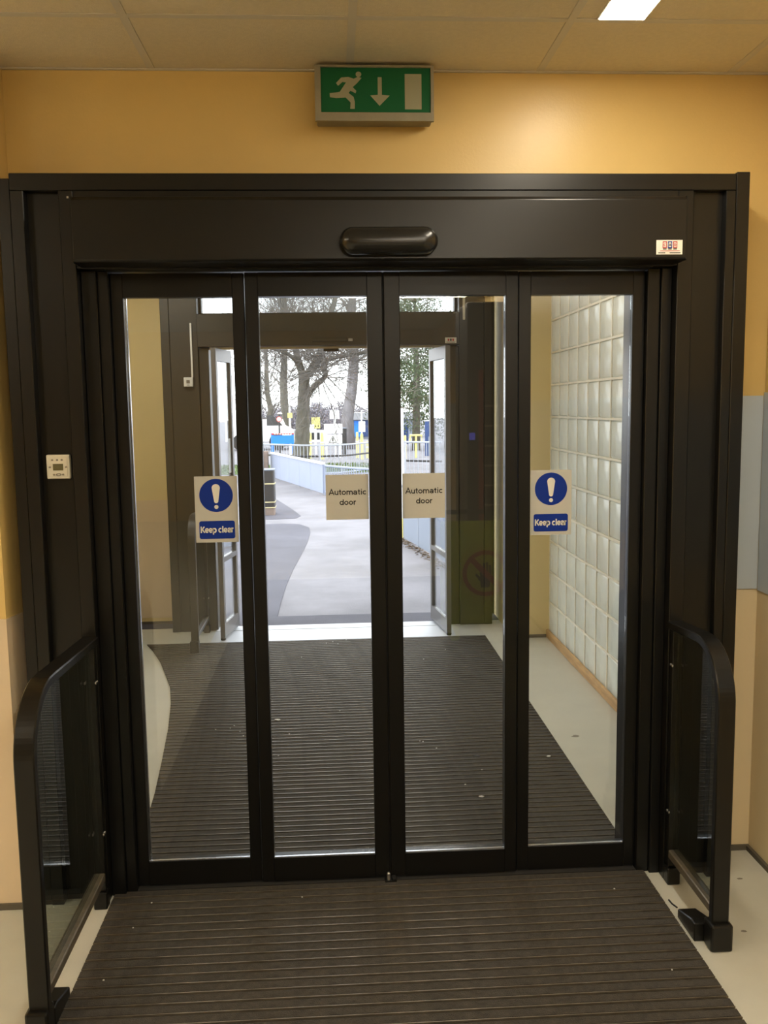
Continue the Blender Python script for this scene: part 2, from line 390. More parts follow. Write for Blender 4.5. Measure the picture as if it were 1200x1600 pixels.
for k, (i, j, x0, x1, y0, y1) in enumerate(panels):  # unseen panels, added to lift the light on walls and floor
    t = thing('fill_panel', ((x0+x1)/2, (y0+y1)/2, ZC), 'unseen square fill panel added to the hall ceiling to brighten the room', 'light', 'added hall fill panels')
    build('frame', MB().box(x0, x0+.02, y0, y1, ZC-.001, ZC+.02).box(x1-.02, x1, y0, y1, ZC-.001, ZC+.02).box(x0+.02, x1-.02, y0, y0+.02, ZC-.001, ZC+.02).box(x0+.02, x1-.02, y1-.02, y1, ZC-.001, ZC+.02), M_WHITE, t)
    build('diffuser', B(x0+.02, x1-.02, y0+.02, y1-.02, ZC-.03, ZC+.012), M_PANEL, t)
for k, (x, y) in enumerate([(-1.42, 3.9), (-1.35, 5.75), (.75, 4.6)]):  # unseen lamps, added to lift the lobby walls and glass blocks
    t = thing('lobby_fill_light', (x, y, 2.70), ('unseen flat fill lamp added to the lobby ceiling nearest the inner doors', 'unseen flat fill lamp added to the lobby ceiling nearest the outer doors', 'unseen flat fill lamp added to the lobby ceiling by the glass blocks')[k], 'light', 'added lobby fill lamps')
    build('housing', B(x-.30, x+.30, y-.15, y+.15, 2.735, 2.775), M_WHITE, t, bevel=.004)
    build('diffuser', B(x-.28, x+.28, y-.13, y+.13, 2.722, 2.7345), M_LAMPV, t)

# ------------------------------------------------------------------ inner door surround
s = thing('trim_2', (.17, 2.95, 0), 'charcoal metal surround with grooved side posts around the inner doors'); s['kind'] = 'structure'
FY = 2.90
def sp(name, x0, x1, y0, y1, z0, z1, m=M_DARK, bv=.002): return build(name, B(x0, x1, y0, y1, z0, z1), m, s, bevel=bv)
sp('side_post', -1.013, -.9755, FY+.004, 3.085, 0, 2.361)
sp('outer_strip', -.975, -.935, FY, 3.085, 0, 2.3245)
sp('recess_panel', -.9345, -.8295, FY+.036, 3.085, 0, 2.3245, M_DARK, 0)
sp('pilaster', -.829, -.785, FY, 3.085, 0, 2.3245)
sp('jamb', -.7845, -.738, YD-.035, 3.2, 0, 2.0895, M_DARK2)
sp('jamb', -.7375, -.704, YD-.022, 3.2, 0, 2.0895, M_DARK2)
sp('jamb', 1.043, 1.084, YD-.022, 3.2, 0, 2.0895, M_DARK2)
sp('jamb', 1.0845, 1.1185, YD-.035, 3.2, 0, 2.0895, M_DARK2)
sp('pilaster', 1.119, 1.168, FY, 3.085, 0, 2.3245)
sp('recess_panel', 1.1685, 1.2735, FY+.030, 3.085, 0, 2.3245, M_DARK, 0)
sp('outer_strip', 1.274, 1.3055, FY, 3.085, 0, 2.3245)
sp('side_post', 1.306, 1.349, FY-.002, 3.085, 0, 2.381)
sp('head_plate', -.975, 1.3055, FY, 3.085, 2.325, 2.376)
sp('head_plate', -.7845, 1.1185, FY, 3.085, 2.09, 2.3245)
sp('screw', -.803, -.797, FY-.002, FY+.01, 2.301, 2.307, M_SCREW, 0)

h = thing('door_operator', (.17, 2.85, 2.092), 'long dark operator housing over the inner sliding doors', 'door operator')
hp = MB(); hp.prism([(2.790, 2.098), (2.796, 2.092), (2.899, 2.092), (2.899, 2.283), (2.800, 2.283), (2.790, 2.272)], -.762, 1.102, 'x')
build('cover', hp, M_DARK, h, bevel=.0015)
build('end_cap', B(1.1025, 1.108, 2.793, 2.899, 2.092, 2.283), M_DARK2, h)
build('end_cap', B(-.768, -.7625, 2.793, 2.899, 2.092, 2.283), M_DARK2, h)
build('brush_strip', B(-.70, 1.04, 2.905, YD-.024, 2.087, 2.0898), M_BLACK, h)

# sensor
sn = thing('motion_sensor', (.18, 2.76, 2.10), 'black pill-shaped motion sensor on the operator housing', 'sensor')
sb = MB(); pts = []
for k in range(24):
    t = 2*math.pi*k/24; cx = .107 if math.cos(t) > 0 else -.107
    pts.append((.18+cx+.041*math.cos(t), 2.1465+.041*math.sin(t)))
def pill(sc): return [((p[0]-.18)*(1-(1-sc)*.35)+.18, (p[1]-2.1465)*sc+2.1465) for p in pts]
vsb = [(p[0], 2.7910, p[1]) for p in pill(1)]+[(p[0], 2.762, p[1]) for p in pill(1)]+[(p[0], 2.745, p[1]) for p in pill(.88)]+[(p[0], 2.735, p[1]) for p in pill(.6)]+[(p[0], 2.732, p[1]) for p in pill(.25)]
fsb = [tuple(range(24)), tuple(range(119, 95, -1))]
for r in range(4): fsb += [(r*24+i, r*24+(i+1) % 24, (r+1)*24+(i+1) % 24, (r+1)*24+i) for i in range(24)]
build('body', MB().add(vsb, fsb), M_SENSOR, sn, smooth=True)
mk = build('mark', MB().box(.068, .082, 2.7405, 2.743, 2.131, 2.144), M_LENS, sn)
for i in range(2):
    for j in range(3): build('mark_cell', B(.0695+i*.006, .0735+i*.006, 2.7398, 2.7404, 2.1325+j*.0038, 2.1348+j*.0038), M_INK, mk)

# maker's sticker on the housing
st = thing('sticker', (1.048, 2.789, 2.107), 'small white sticker with three red boxes on the right end of the door housing', 'sticker')
build('paper', B(1.008, 1.090, 2.7884, 2.7896, 2.107, 2.150), M_SWHITE, st)
for i in range(3):
    x = 1.0275+i*.0163
    f = MB(); e = .0024
    f.box(x, x+.0135, 2.7879, 2.7884, 2.143, 2.1462); f.box(x, x+e, 2.7879, 2.7884, 2.129, 2.143); f.box(x+.0135-e, x+.0135, 2.7879, 2.7884, 2.129, 2.143)
    f.box(x, x+.0135, 2.7879, 2.7884, 2.1255, 2.129)
    fo = build('logo_box', f, M_RED if i != 1 else M_BLUE, st)
    text('letter', 'CAD'[i], .011, .0065, x+.0068, 2.7879, 2.1315, M_RED if i != 1 else M_INK, fo, .18, .0004)
    build('caption_bar', B(x+.001, x+.0125, 2.7879, 2.7884, 2.1215, 2.1245), M_INK, st)
build('small_print', B(1.020, 1.082, 2.7879, 2.7884, 2.1165, 2.1182), M_RED, st)
build('small_print', B(1.014, 1.036, 2.7879, 2.7884, 2.1102, 2.1128), M_INK, st); build('small_print', B(1.050, 1.084, 2.7879, 2.7884, 2.1102, 2.1128), M_INK, st)

# ------------------------------------------------------------------ sliding leaves
LV = [(-.7035, -.2785, -.665, -.3175, 0.0), (-.2755, .1690, -.233, .118, 0.0), (.1735, .6165, .2255, .575, 0.0), (.6195, 1.0425, .661, 1.002, 0.0)]
ll = ['leftmost glazed sliding leaf of the inner doors', 'left middle glazed sliding leaf of the inner doors', 'right middle glazed sliding leaf of the inner doors', 'rightmost glazed sliding leaf by the glass blocks']
for i, (x0, x1, g0, g1, dy) in enumerate(LV):
    t = thing('door_%d' % (i+1), ((x0+x1)/2, YD+.02, .012), ll[i]); t['kind'] = 'structure'
    y0, y1 = YD-.004+(.008 if i in (0, 3) else 0), YD+.040
    build('stile', B(x0, g0, y0, y1, .012, 2.086), M_DARK2, t, bevel=.002)
    build('stile', B(g1, x1, y0, y1, .012, 2.086), M_DARK2, t, bevel=.002)
    build('rail', B(g0, g1, y0, y1, 2.0105, 2.086), M_DARK2, t)
    build('rail', B(g0, g1, y0, y1, .012, .096), M_DARK2, t)
    build('pane', B(g0+.0005, g1-.0005, y0+.016, y0+.024, .0965, 2.010), M_GLASS, t)
    build('glazing_bead', B(g0+.001, g1-.001, y0+.003, y0+.012, .0965, .100), M_BEAD, t)
    if i == 0: build('glazing_bead', B(g0+.0005, g0+.004, y0+.027, y0+.038, .0965, 2.010), M_BEAD, t)
    if i in (1, 2): build('edge_seal', B(x1-.0005, x1+.0018, y0+.01, y0+.03, .012, 2.086) if i == 1 else B(x0-.0018, x0+.0005, y0+.01, y0+.03, .012, 2.086), M_BLACK, t)
gd = thing('floor_guide', (.171, YD-.03, 0), 'small worn metal floor guide where the middle leaves meet', 'floor guide')
build('base_plate', B(.150, .190, YD-.035, YD-.010, .0085, .011), M_DARK2, gd)
build('pin', MB().lathe([(.006, 0), (.006, .022), (.004, .026)], (.163, YD-.022, .0112), 10), M_SCREW, gd)
build('wheel', MB().lathe([(.008, 0), (.009, .006), (.008, .012)], (.181, YD-.022, .0112), 10), M_BLACK, gd)

# signs on the glass
def keep_clear(x, z, label):
    y = YD-.001+.0165+ .0035
    t = thing('safety_sign', (x, y, z), label, 'sign', 'blue keep clear signs')
    W, H = .1415, .2215
    build('plate', B(x-W/2, x+W/2, y-.0014, y, z, z+H), M_SIGN, t)
    cz = z+H-.064
    dm = MB().prism([(x+.0555*math.cos(a*math.pi/24), cz+.0555*math.sin(a*math.pi/24)) for a in range(48)], y-.0021, y-.0014)
    d = build('symbol_disc', dm, M_BLUE, t)
    pr = []
    for k in range(13):
        a = math.pi*k/12; pr.append((x+.0135*math.cos(a), cz+.025+.013*math.sin(a)))
    pr += [(x-.0065, cz-.022), (x-.003, cz-.0255), (x+.003, cz-.0255), (x+.0065, cz-.022)]
    e = MB().prism(pr, y-.0028, y-.0021); e.prism([(x+.0068*math.cos(a*math.pi/8), cz-.0385+.0068*math.sin(a*math.pi/8)) for a in range(16)], y-.0028, y-.0021)
    build('exclamation_mark', e, M_SWHITE, d)
    r = []; x0, x1, z0, z1 = x-.059, x+.059, z+.012, z+.072
    for cx, cz2, a0 in ((x1-.007, z1-.007, 0), (x0+.007, z1-.007, 90), (x0+.007, z0+.007, 180), (x1-.007, z0+.007, 270)):
        for k in range(5): a = math.radians(a0+k*22.5); r.append((cx+.007*math.cos(a), cz2+.007*math.sin(a)))
    c = build('caption_panel', MB().prism(r, y-.0021, y-.0014), M_BLUE, t)
    text('lettering', 'Keep clear', .0300, .110, x, y-.0026, z+.0325, M_SWHITE, c, .135)
keep_clear(-.3925, 1.208, 'blue and white Keep clear sign on the leftmost door leaf')
keep_clear(.7355, 1.209, 'blue and white Keep clear sign in front of the glass blocks')
def auto_door(x, z, label):
    y = YD-.004+.0155
    t = thing('door_sign', (x, y, z), label, 'sign', 'automatic door signs')
    p = build('plate', B(x-.0715, x+.0715, y-.0014, y, z, z+.1515), M_SIGN, t)
    text('lettering', 'Automatic', .0262, .1275, x+.002, y-.0019, z+.0835, M_INK, p, .125)
    text('lettering', 'door', .0262, .057, x+.002, y-.0019, z+.0495, M_INK, p, .125)
auto_door(.0435, 1.2765, 'Automatic door sign on the left middle leaf')
auto_door(.3005, 1.2765, 'Automatic door sign on the right middle leaf')

# ------------------------------------------------------------------ exit sign
ex = thing('exit_sign', (.154, 3.03, 2.56), 'green running-man exit sign box on the yellow wall under the ceiling', 'exit sign')
XL, XRR, EZ0, EZ1, EY = -.036, .345, 2.562, 2.732, 3.0
build('housing', B(XL+.004, XRR-.004, EY+.010, YW-.0145, EZ0+.004, EZ1+.008), M_CASE, ex, bevel=.004)
f = MB(); f.box(XL, XL+.019, EY-.004, EY+.010, EZ0, EZ1); f.box(XRR-.010, XRR, EY-.004, EY+.010, EZ0, EZ1)
f.box(XL+.019, XRR-.010, EY-.004, EY+.010, EZ0, EZ0+.026); f.box(XL+.019, XRR-.010, EY-.004, EY+.010, EZ1-.006, EZ1)
build('bezel', f, M_CASE, ex)
pn = build('panel', B(XL+.0195, XRR-.0105, EY+.001, EY+.009, EZ0+.0265, EZ1-.0065), M_GREEN, ex)
def epx(px, py):      # sign-crop position -> x, z on the face
    return (XL+.019+(px-115)/(1048-115)*(XRR-.010-XL-.019), EZ0+.026+(510-py)/(510-140)*(EZ1-.006-EZ0-.026))
def eshape(name, pts): return build(name, MB().prism([epx(*p) for p in pts], EY+.0002, EY+.001), M_PALE, pn)
eshape('runner', [(190, 350), (245, 345), (275, 340), (330, 262), (300, 258), (262, 290), (245, 268), (290, 222), (352, 218), (395, 232), (432, 215), (462, 225), (420, 270), (385, 300), (415, 330), (410, 350), (365, 330), (350, 348), (392, 380), (402, 420), (400, 478), (362, 478), (366, 425), (325, 385), (245, 390), (192, 384)])
eshape('runner_head', [(436+24*math.cos(a*math.pi/8), 195+22*math.sin(a*math.pi/8)) for a in range(16)])
eshape('arrow', [(598, 218), (632, 218), (632, 362), (698, 368), (612, 452), (534, 368), (598, 362)])
eshape('doorway', [(828, 190), (970, 190), (970, 480), (828, 480)])

# thermostat / keypad on the left groove
th = thing('door_keypad', (-.873, FY+.03, 1.437), 'small cream keypad with display on the left door surround', 'keypad')
KX0, KX1, KZ0, KZ1, KY = -.9155, -.8415, 1.436, 1.513, FY+.014
build('case', B(KX0, KX1, KY, FY+.0355, KZ0, KZ1), M_PLAST, th, bevel=.004, seg=2)
fp = build('face_plate', B(KX0+.010, KX1-.008, KY-.0015, KY-.0002, KZ0+.008, KZ1-.008), M_PLAST, th, bevel=.0005)
build('display', B(KX0+.0215, KX0+.053, KY-.0028, KY-.0016, KZ0+.027, KZ0+.048), M_LCD, fp)
for x, z in ((.020, .0605), (.0355, .0605), (.050, .0605), (.0115, .0375), (.0625, .0375), (.0235, .0135), (.052, .0135)):
    build('button', MB().prism([(KX0+x+.0035*math.cos(a*math.pi/6), KZ0+z+.0030*math.sin(a*math.pi/6)) for a in range(12)], KY-.0030, KY-.0016), M_BTN, fp)
rg = MB(); n = 16
ri = [(KX0+.038+.0045*math.cos(a*math.pi/8), KZ0+.0135+.0022*math.sin(a*math.pi/8)) for a in range(n)]
ro = [(KX0+.038+.0085*math.cos(a*math.pi/8), KZ0+.0135+.0048*math.sin(a*math.pi/8)) for a in range(n)]
rg.add([(p[0], KY-.003, p[1]) for p in ri+ro]+[(p[0], KY-.0016, p[1]) for p in ri+ro],
       [(i, (i+1) % n, n+(i+1) % n, n+i) for i in range(n)]+[(2*n+i, 2*n+(i+1) % n, 3*n+(i+1) % n, 3*n+i) for i in range(n)]+[(n+i, n+(i+1) % n, 3*n+(i+1) % n, 3*n+i) for i in range(n)])
build('rocker_button', rg, M_BTN, fp)

# ------------------------------------------------------------------ guard rails
def guard(name, X, yf, yn, ztop, label, side, R=.17, sc=1.0, m=M_DARK, block=True, foot=True):
    t = thing(name, (X, (yf+yn)/2, 0), label, 'guard rail', 'guard rails beside the doors')
    ht = .013; hw = .0265
    pts = [(X, yf, ztop-.008), (X, yn+R+.02, ztop+.008)]
    for k in range(1, 21):
        a = math.pi/2*k/20; pts.append((X, yn+R-R*math.sin(a), ztop+.008-R*1.0+R*math.cos(a)))
    pts += [(X, yn, .45), (X, yn, .075)]
    build('top_rail', MB().sweep(pts, hw, ht), m, t, smooth=False)
    fp = build('post_shoe', B(X-.034, X+(.0265 if side < 0 else .034), yn-.030, yn+.030, .0, .085), m, t, bevel=.007, seg=2)
    if block:
        bx0, bx1 = (X-.028, X+.0265) if side < 0 else (X-.062, X-.002)
        bb = MB().prism([(yn+.031, 0), (yn+.165, 0), (yn+.165, .030), (yn+.06, .060), (yn+.031, .060)], min(bx0, bx1), max(bx0, bx1), 'x')
        fb = build('floor_bracket', bb, m, t, bevel=.003)
    build('wall_post', B(X-.018, X+.018, yf-.030, yf-.002, .06, ztop-.022), m, t, bevel=.002)
    build('wall_foot', B(X-.022, X+.022, yf-.042, yf-.002, 0, .0595), m, t, bevel=.003)
    br = build('bottom_rail', MB().obox((X, yn+.014), (X, yf-.031), .036, .095, .125), M_MATE if m is M_DARK else m, t, bevel=.003)
    # glass infill
    ip = [(yf-.031, .1255), (yf-.031, ztop-.022)]
    r = R-.014
    ip += [(yn+R+.02, ztop-.007)]
    for k in range(1, 9):
        a = math.pi/2*k/8; ip.append((yn+R-r*math.sin(a), ztop+.008-R+r*math.cos(a)))
    ip += [(yn+.0135, .1255)]
    build('glass_infill', MB().prism(ip, X-.003, X+.003, 'x'), M_GLASSR, t)
    for zz in (.775, .26):
        for dy in (.018, .034):
            build('stud', MB().lathe([(.0045, 0), (.0045, .004)], (X, yf-dy, zz), 8), M_SCREW, t)
            s_ = COL.objects[-1]
            s_.rotation_euler = (0, math.radians(90 if side < 0 else -90), 0); s_.location.x = (.0185 if side < 0 else -.0185)
    return t
guard('guard_rail', -.803, 2.899, 2.252, .915, 'charcoal guard rail with glass infill left of the inner doors', -1)
guard('guard_rail', 1.141, 2.899, 2.500, .915, 'charcoal guard rail with glass infill right of the inner doors', 1, R=.16)
guard('guard_rail', -.965, 6.617, 6.03, .915, 'grey guard rail seen through the leftmost leaf beside the outer doors', -1, m=M_OUTF, block=False)

# ------------------------------------------------------------------ entrance mats
PITCH = .0436
def matting(name, y0, y1, xl, xr, label, seed):
    t = thing(name, ((xl((y0+y1)/2)+xr)/2, (y0+y1)/2, 0), label, 'entrance mat')
    base = MB(); n = 40; L_ = [(xl(y0+(y1-y0)*k/n)+.004, y0+(y1-y0)*k/n) for k in range(n+1)]
    base.prism([(xr-.004, y0), (xr-.004, y1)]+L_[::-1], .0003, .0020, 'z')
    build('backing', base, M_MATG, t)
    k = 0; y = y1
    while y-PITCH > y0-.001:
        a, b = y-PITCH+.0035, y-.0035
        xa, xb = xl(a), xl(b)
        m = MB()
        m.add([(xa,a+.0075,.002),(xr,a+.0075,.002),(xr,b,.002),(xb,b,.002),(xa,a+.0075,.0068),(xr,a+.0075,.0068),(xr,b,.0068),(xb,b,.0068)],
              [(0,3,2,1),(4,5,6,7),(0,1,5,4),(1,2,6,5),(2,3,7,6),(3,0,4,7)], 0)
        m.box(xa, xr, a, a+.0036, .002, .0082, 1)
        build('slat', m, [M_MAT, M_MATE], t, fix=False); y -= PITCH
    return t
matting('entrance_mat', -2.6, 2.958, lambda y: -.776, 1.068, 'dark ribbed entrance mat in front of the inner doors', 1)
CURVE = [(2.96, -.776), (3.20, -.776), (3.463, -.780), (3.75, -.800), (4.123, -.838), (4.55, -.886), (4.964, -.945), (5.25, -1.0), (5.459, -1.06), (5.80, -1.16), (6.10, -1.27), (6.328, -1.37)]
def xleft(y):
    for (a, xa), (b, xb) in zip(CURVE, CURVE[1:]):
        if a <= y <= b: return xa+(xb-xa)*(y-a)/(b-a)
    return CURVE[0][1] if y < CURVE[0][0] else CURVE[-1][1]
matting('entrance_mat', 3.022, 6.268, xleft, 1.066, 'dark ribbed lobby mat with a curved left edge behind the glass', 2)
build('mat_threshold', B(-.703, 1.042, 2.960, 3.020, .0003, .0065), M_MATG)
tag(COL.objects[-1], 'dark threshold strip under the sliding leaves between the mats', 'threshold')
sl = thing('threshold_plate', (0, 6.5, 0), 'pale metal threshold plate at the outer doors', 'threshold')
M_THR = mat('threshold_aluminium', (.58, .60, .64), .45, metal=.15)
build('plate', B(-.90, .86, 6.272, 6.60, .0003, .004), M_THR, sl); build('plate', B(-.90, .86, 6.604, 6.735, .0003, .006), M_THR, sl)

# ------------------------------------------------------------------ outer doors
s2 = thing('trim_3', (-.02, 6.75, 0), 'bronze-grey frame with broad posts around the open outer doors'); s2['kind'] = 'structure'
def so(name, x0, x1, y0, y1, z0, z1, m=M_OUTF, bv=.003): return build(name, B(x0, x1, y0, y1, z0, z1), m, s2, bevel=bv)
so('side_post', -1.222, -1.160, YO-.004, 6.905, 0, 2.742)
so('wide_post', -1.1595, -.960, YO, 6.905, 0, 2.742)
so('door_jamb', -.9595, -.888, YO+.02, 6.905, 0, 2.0895)
so('door_jamb', .866, .935, YO+.02, 6.905, 0, 2.0895)
so('wide_post', .9355, 1.120, YO, 6.905, 0, 2.742)
so('side_post', 1.1205, 1.180, YO-.004, 6.905, 0, 2.742)
so('infill_post', 1.182, 1.2545, 6.96, 7.05, 0, 2.742)
so('head_cover', -.9595, .935, YO-.03, 6.88, 2.097, 2.327)
so('track', -.885, .863, YO+.045, YO+.075, 2.080, 2.0965, M_ALU, 0)
so('track_stop', -.055, .055, YO+.03, YO+.085, 2.060, 2.0798, M_BLACK, 0)
so('sensor_strip', -.14, .115, YO-.046, YO-.0305, 2.125, 2.150, M_OUTF)
so('sensor_strip_end', .125, .155, YO-.040, YO-.0305, 2.128, 2.146, M_SCREW, 0)
tw = thing('window_1', (-.01, 6.75, 2.328), 'clear transom window over the outer doors'); tw['kind'] = 'structure'
build('window_frame', MB().box(-.9595, .935, 6.72, 6.80, 2.3275, 2.347).box(-.9595, .935, 6.72, 6.80, 2.72, 2.744).box(-.9595, -.940, 6.72, 6.80, 2.347, 2.72).box(.9155, .935, 6.72, 6.80, 2.347, 2.72), M_OUTF, tw)
build('pane', B(-.9395, .915, 6.755, 6.763, 2.3475, 2.7195), M_GLASSO, tw)
# folded leaves
def leaf(a, b, w, par, gl=True):
    a = Vector(a); b = Vector(b); d = (b-a).normalized(); L_ = (b-a).length
    def seg(u0, u1, z0, z1, name, m, ww): return build(name, MB().obox(a+d*u0, a+d*u1, ww, z0, z1), m, par)
    seg(0, .040, .022, 2.072, 'stile', M_LGREY, w); seg(L_-.040, L_, .022, 2.072, 'stile', M_LGREY, w)
    seg(.0405, L_-.0405, .022, .125, 'rail', M_LGREY, w); seg(.0405, L_-.0405, 1.985, 2.072, 'rail', M_LGREY, w)
    seg(.0405, L_-.0405, .565, .60, 'mid_rail', M_LGREY, w)
    seg(.041, L_-.041, .1255, .5645, 'pane', M_GLASSO, .008); seg(.041, L_-.041, .6005, 1.9845, 'pane', M_GLASSO, .008)
    build('pivot', MB().lathe([(.016, 0), (.020, .010), (.012, .016)], (a.x, a.y+.01, .0062), 12), M_BLACK, par)
M_LGREY = mat('leaf_grey_metal', (.16, .155, .16), .4, metal=.2)
d5 = thing('door_5', (-.80, 6.5, .02), 'left outer door leaf folded open, glazed in grey metal'); d5['kind'] = 'structure'
leaf((-.815, 6.325), (-.752, 6.72), .034, d5)
build('notice', MB().obox((-.787, 6.62), (-.773, 6.71), .002, 1.185, 1.435), M_WHITE, d5)
COL.objects[-1].location.x += .022
d6 = thing('door_6', (.80, 6.5, .02), 'right outer door leaf folded open, glazed in grey metal'); d6['kind'] = 'structure'
leaf((.810, 6.295), (.746, 6.79), .034, d6)

# small fittings on the outer frame
cb = thing('call_point', (-1.034, YO-.01, 1.816), 'small white switch box with a white conduit on the outer door frame', 'switch')
build('box', B(-1.066, -1.002, YO-.030, YO-.0005, 1.816, 1.882), M_WHITE, cb, bevel=.003)
build('button', B(-1.046, -1.022, YO-.034, YO-.0305, 1.838, 1.862), M_BTN, cb)
build('label_line', B(-1.044, -1.024, YO-.0315, YO-.0305, 1.824, 1.828), M_INK, cb)
build('conduit', B(-1.012, -1.000, YO-.014, YO-.0005, 1.8825, 2.267), M_WHITE, cb)
cd = build('conduit', B(.962, .978, YO-.016, YO-.0005, 2.275, 2.742), M_PLAST); tag(cd, 'pale vertical conduit beside the right end of the transom window', 'conduit')
st2 = thing('sticker', (.866, YO-.031, 2.105), 'small pale sticker on the head of the outer doors', 'sticker')
build('paper', B(.829, .912, YO-.0312, YO-.0302, 2.1065, 2.147), M_SWHITE, st2)
for i in range(3): build('logo_box', B(.847+i*.017, .860+i*.017, YO-.0317, YO-.0312, 2.122, 2.138), M_RED if i != 1 else M_INK, st2)
build('small_print', B(.838, .903, YO-.0317, YO-.0312, 2.111, 2.115), M_INK, st2)

# ------------------------------------------------------------------ bits on the floor
random.seed(4)
M_SCRAP = mat('paper_scrap', (.75, .73, .70), .8)
M_DIRT = mat('dirt_smear', (.22, .19, .15), .8)
def scrap(px, py, r, label, m=M_SCRAP, z=.0085, sx=1.0, cat='litter', h=.003):
    c = gnd(px, py, z); n = 9
    p = [(c.x+r*sx*random.uniform(.6, 1.2)*math.cos(2*math.pi*k/n), c.y+r*random.uniform(.6, 1.2)*math.sin(2*math.pi*k/n)) for k in range(n)]
    o = build('paper_scrap' if m is M_SCRAP else 'dirt_patch', MB().prism(p, z, z+h, 'z'), m)
    return tag(o, label, cat)
scrap(434, 1125, .011, 'largest white paper scrap on the lobby mat below the left middle leaf', sx=1.6)
scrap(752, 1245, .008, 'white crescent scrap on the lobby mat near the right middle leaf', sx=1.5)
scrap(857, 1182, .008, 'white scrap on the lobby mat near the vinyl edge on the right', sx=1.2)
scrap(745, 1181, .010, 'dark smudge on the lobby mat behind the right middle leaf', M_BLACK, sx=1.6, h=.001)
scrap(900, 1150, .012, 'brown smear on the vinyl floor beside the glass blocks', M_DIRT, z=.0004, sx=1.9, h=.0008)
for px, py in ((696, 1015), (662, 1030), (682, 1169), (661, 1159), (656, 1158), (727, 1226), (753, 1203), (510, 1005), (520, 1003), (528, 1006), (471, 1027), (531, 1111), (452, 1147), (337, 1140), (360, 1138), (375, 1143), (380, 1150), (366, 1134), (1137-180, 1640-300), (405, 1137), (435, 1181), (541, 1000), (420, 1050)):
    o = scrap(px, py, .0036, 'tiny pale crumb lying on the lobby mat', h=.002); o['group'] = 'tiny pale crumbs on the lobby mat'
for px, py in ((237, 1411), (960, 1389), (162, 1532), (1050, 1516), (472, 1402), (208, 1450)):
    o = scrap(px, py, .0030, 'tiny pale crumb lying on the front mat', h=.002); o['group'] = 'tiny pale crumbs on the front mat'
p0, p1, p2 = gnd(1045, 1406, .003), gnd(1050, 1412, .003), gnd(1058, 1418, .003)
tag(build('rubber_strip', MB().tube([p0, p1, p2], .0028, 6), M_BLACK), 'thin black rubber strip lying on the pale floor by the right guard rail', 'litter')
for px, py in ((1156, 1373), (1162, 1455)):
    c = gnd(px, py); o = build('dirt_patch', MB().prism([(c.x+.012*math.cos(a)*random.uniform(.6, 1), c.y+.006*math.sin(a)*random.uniform(.6, 1)) for a in [k*.7 for k in range(9)]], .0003, .001, 'z'), M_DIRT)
    tag(o, 'dark speck on the floor by the right wall, %s' % ('near the skirting' if py < 1400 else 'beside the rail foot'), 'litter')

# ------------------------------------------------------------------ behind the photographer, mirrored in the glass
vm = thing('vending_machine', (1.33, -1.9, 0), 'tall dark vending machine behind the photographer, mirrored in the glass', 'vending machine')
build('cabinet', B(1.15, 1.505, -2.4, -1.66, 0, 2.52), M_VEND, vm, bevel=.01)
build('red_panel', B(1.245, 1.285, -1.6595, -1.652, .55, 1.95), M_VRED, vm)
for k in range(7): build('shelf', B(1.295, 1.49, -1.6595, -1.63, .62+k*.17, .635+k*.17), M_SHELF, vm)
build('display', B(1.165, 1.215, -1.6595, -1.65, 1.36, 1.42), M_VBLUE, vm)
build('coin_panel', B(1.16, 1.225, -1.6595, -1.652, 1.0, 1.28), M_BLACK, vm)
bs = thing('barrier_sign', (1.05, -.22, .0084), 'lime green floor sign with a no-touching symbol, mirrored in the glass', 'barrier sign')
build('panel', B(.74, 1.36, -.25, -.225, .10, .845), M_LIME, bs, bevel=.01)
ft = MB(); 
build('foot', B(.80, .86, -.33, -.13, .0084, .0995), M_LIME, bs, bevel=.008); build('foot', B(1.24, 1.30, -.33, -.13, .0084, .0995), M_LIME, bs, bevel=.008)
rg = MB(); n = 32; cx, cz = 1.06, .47
ri = [(cx+.135*math.cos(2*math.pi*k/n), cz+.135*math.sin(2*math.pi*k/n)) for k in range(n)]; ro = [(cx+.165*math.cos(2*math.pi*k/n), cz+.165*math.sin(2*math.pi*k/n)) for k in range(n)]
rg.add([(p[0], -.2205, p[1]) for p in ri+ro]+[(p[0], -.2245, p[1]) for p in ri+ro], [(i, (i+1) % n, n+(i+1) % n, n+i) for i in range(n)]+[(2*n+i, 2*n+(i+1) % n, 3*n+(i+1) % n, 3*n+i) for i in range(n)]+[(n+i, n+(i+1) % n, 3*n+(i+1) % n, 3*n+i) for i in range(n)])
a = .095; rg.add([(cx+a-.014, -.2206, cz-a-.014), (cx+a+.014, -.2206, cz-a+.014), (cx-a+.014, -.2206, cz+a+.014), (cx-a-.014, -.2206, cz+a-.014)], [(0, 1, 2, 3)])
build('red_ring', rg, M_RED, bs)
hn = MB(); hn.prism([(cx-.035, cz-.10), (cx+.03, cz-.10), (cx+.04, cz-.01), (cx-.04, cz-.01)], -.2235, -.2215)
for i, (dx, l) in enumerate(((-.034, .05), (-.012, .075), (.010, .08), (.031, .06))): hn.box(cx+dx-.007, cx+dx+.009, -.2235, -.2215, cz-.01, cz+l)
hn.prism([(cx-.04, cz-.06), (cx-.075, cz-.01), (cx-.065, cz), (cx-.035, cz-.03)], -.2235, -.2215)
build('hand_symbol', hn, M_BLACK, bs)
build('handle', MB().box(.76, 1.34, -.245, -.23, .895, .925).box(.76, .785, -.245, -.23, .8455, .895).box(1.315, 1.34, -.245, -.23, .8455, .895), M_BLACK, bs)

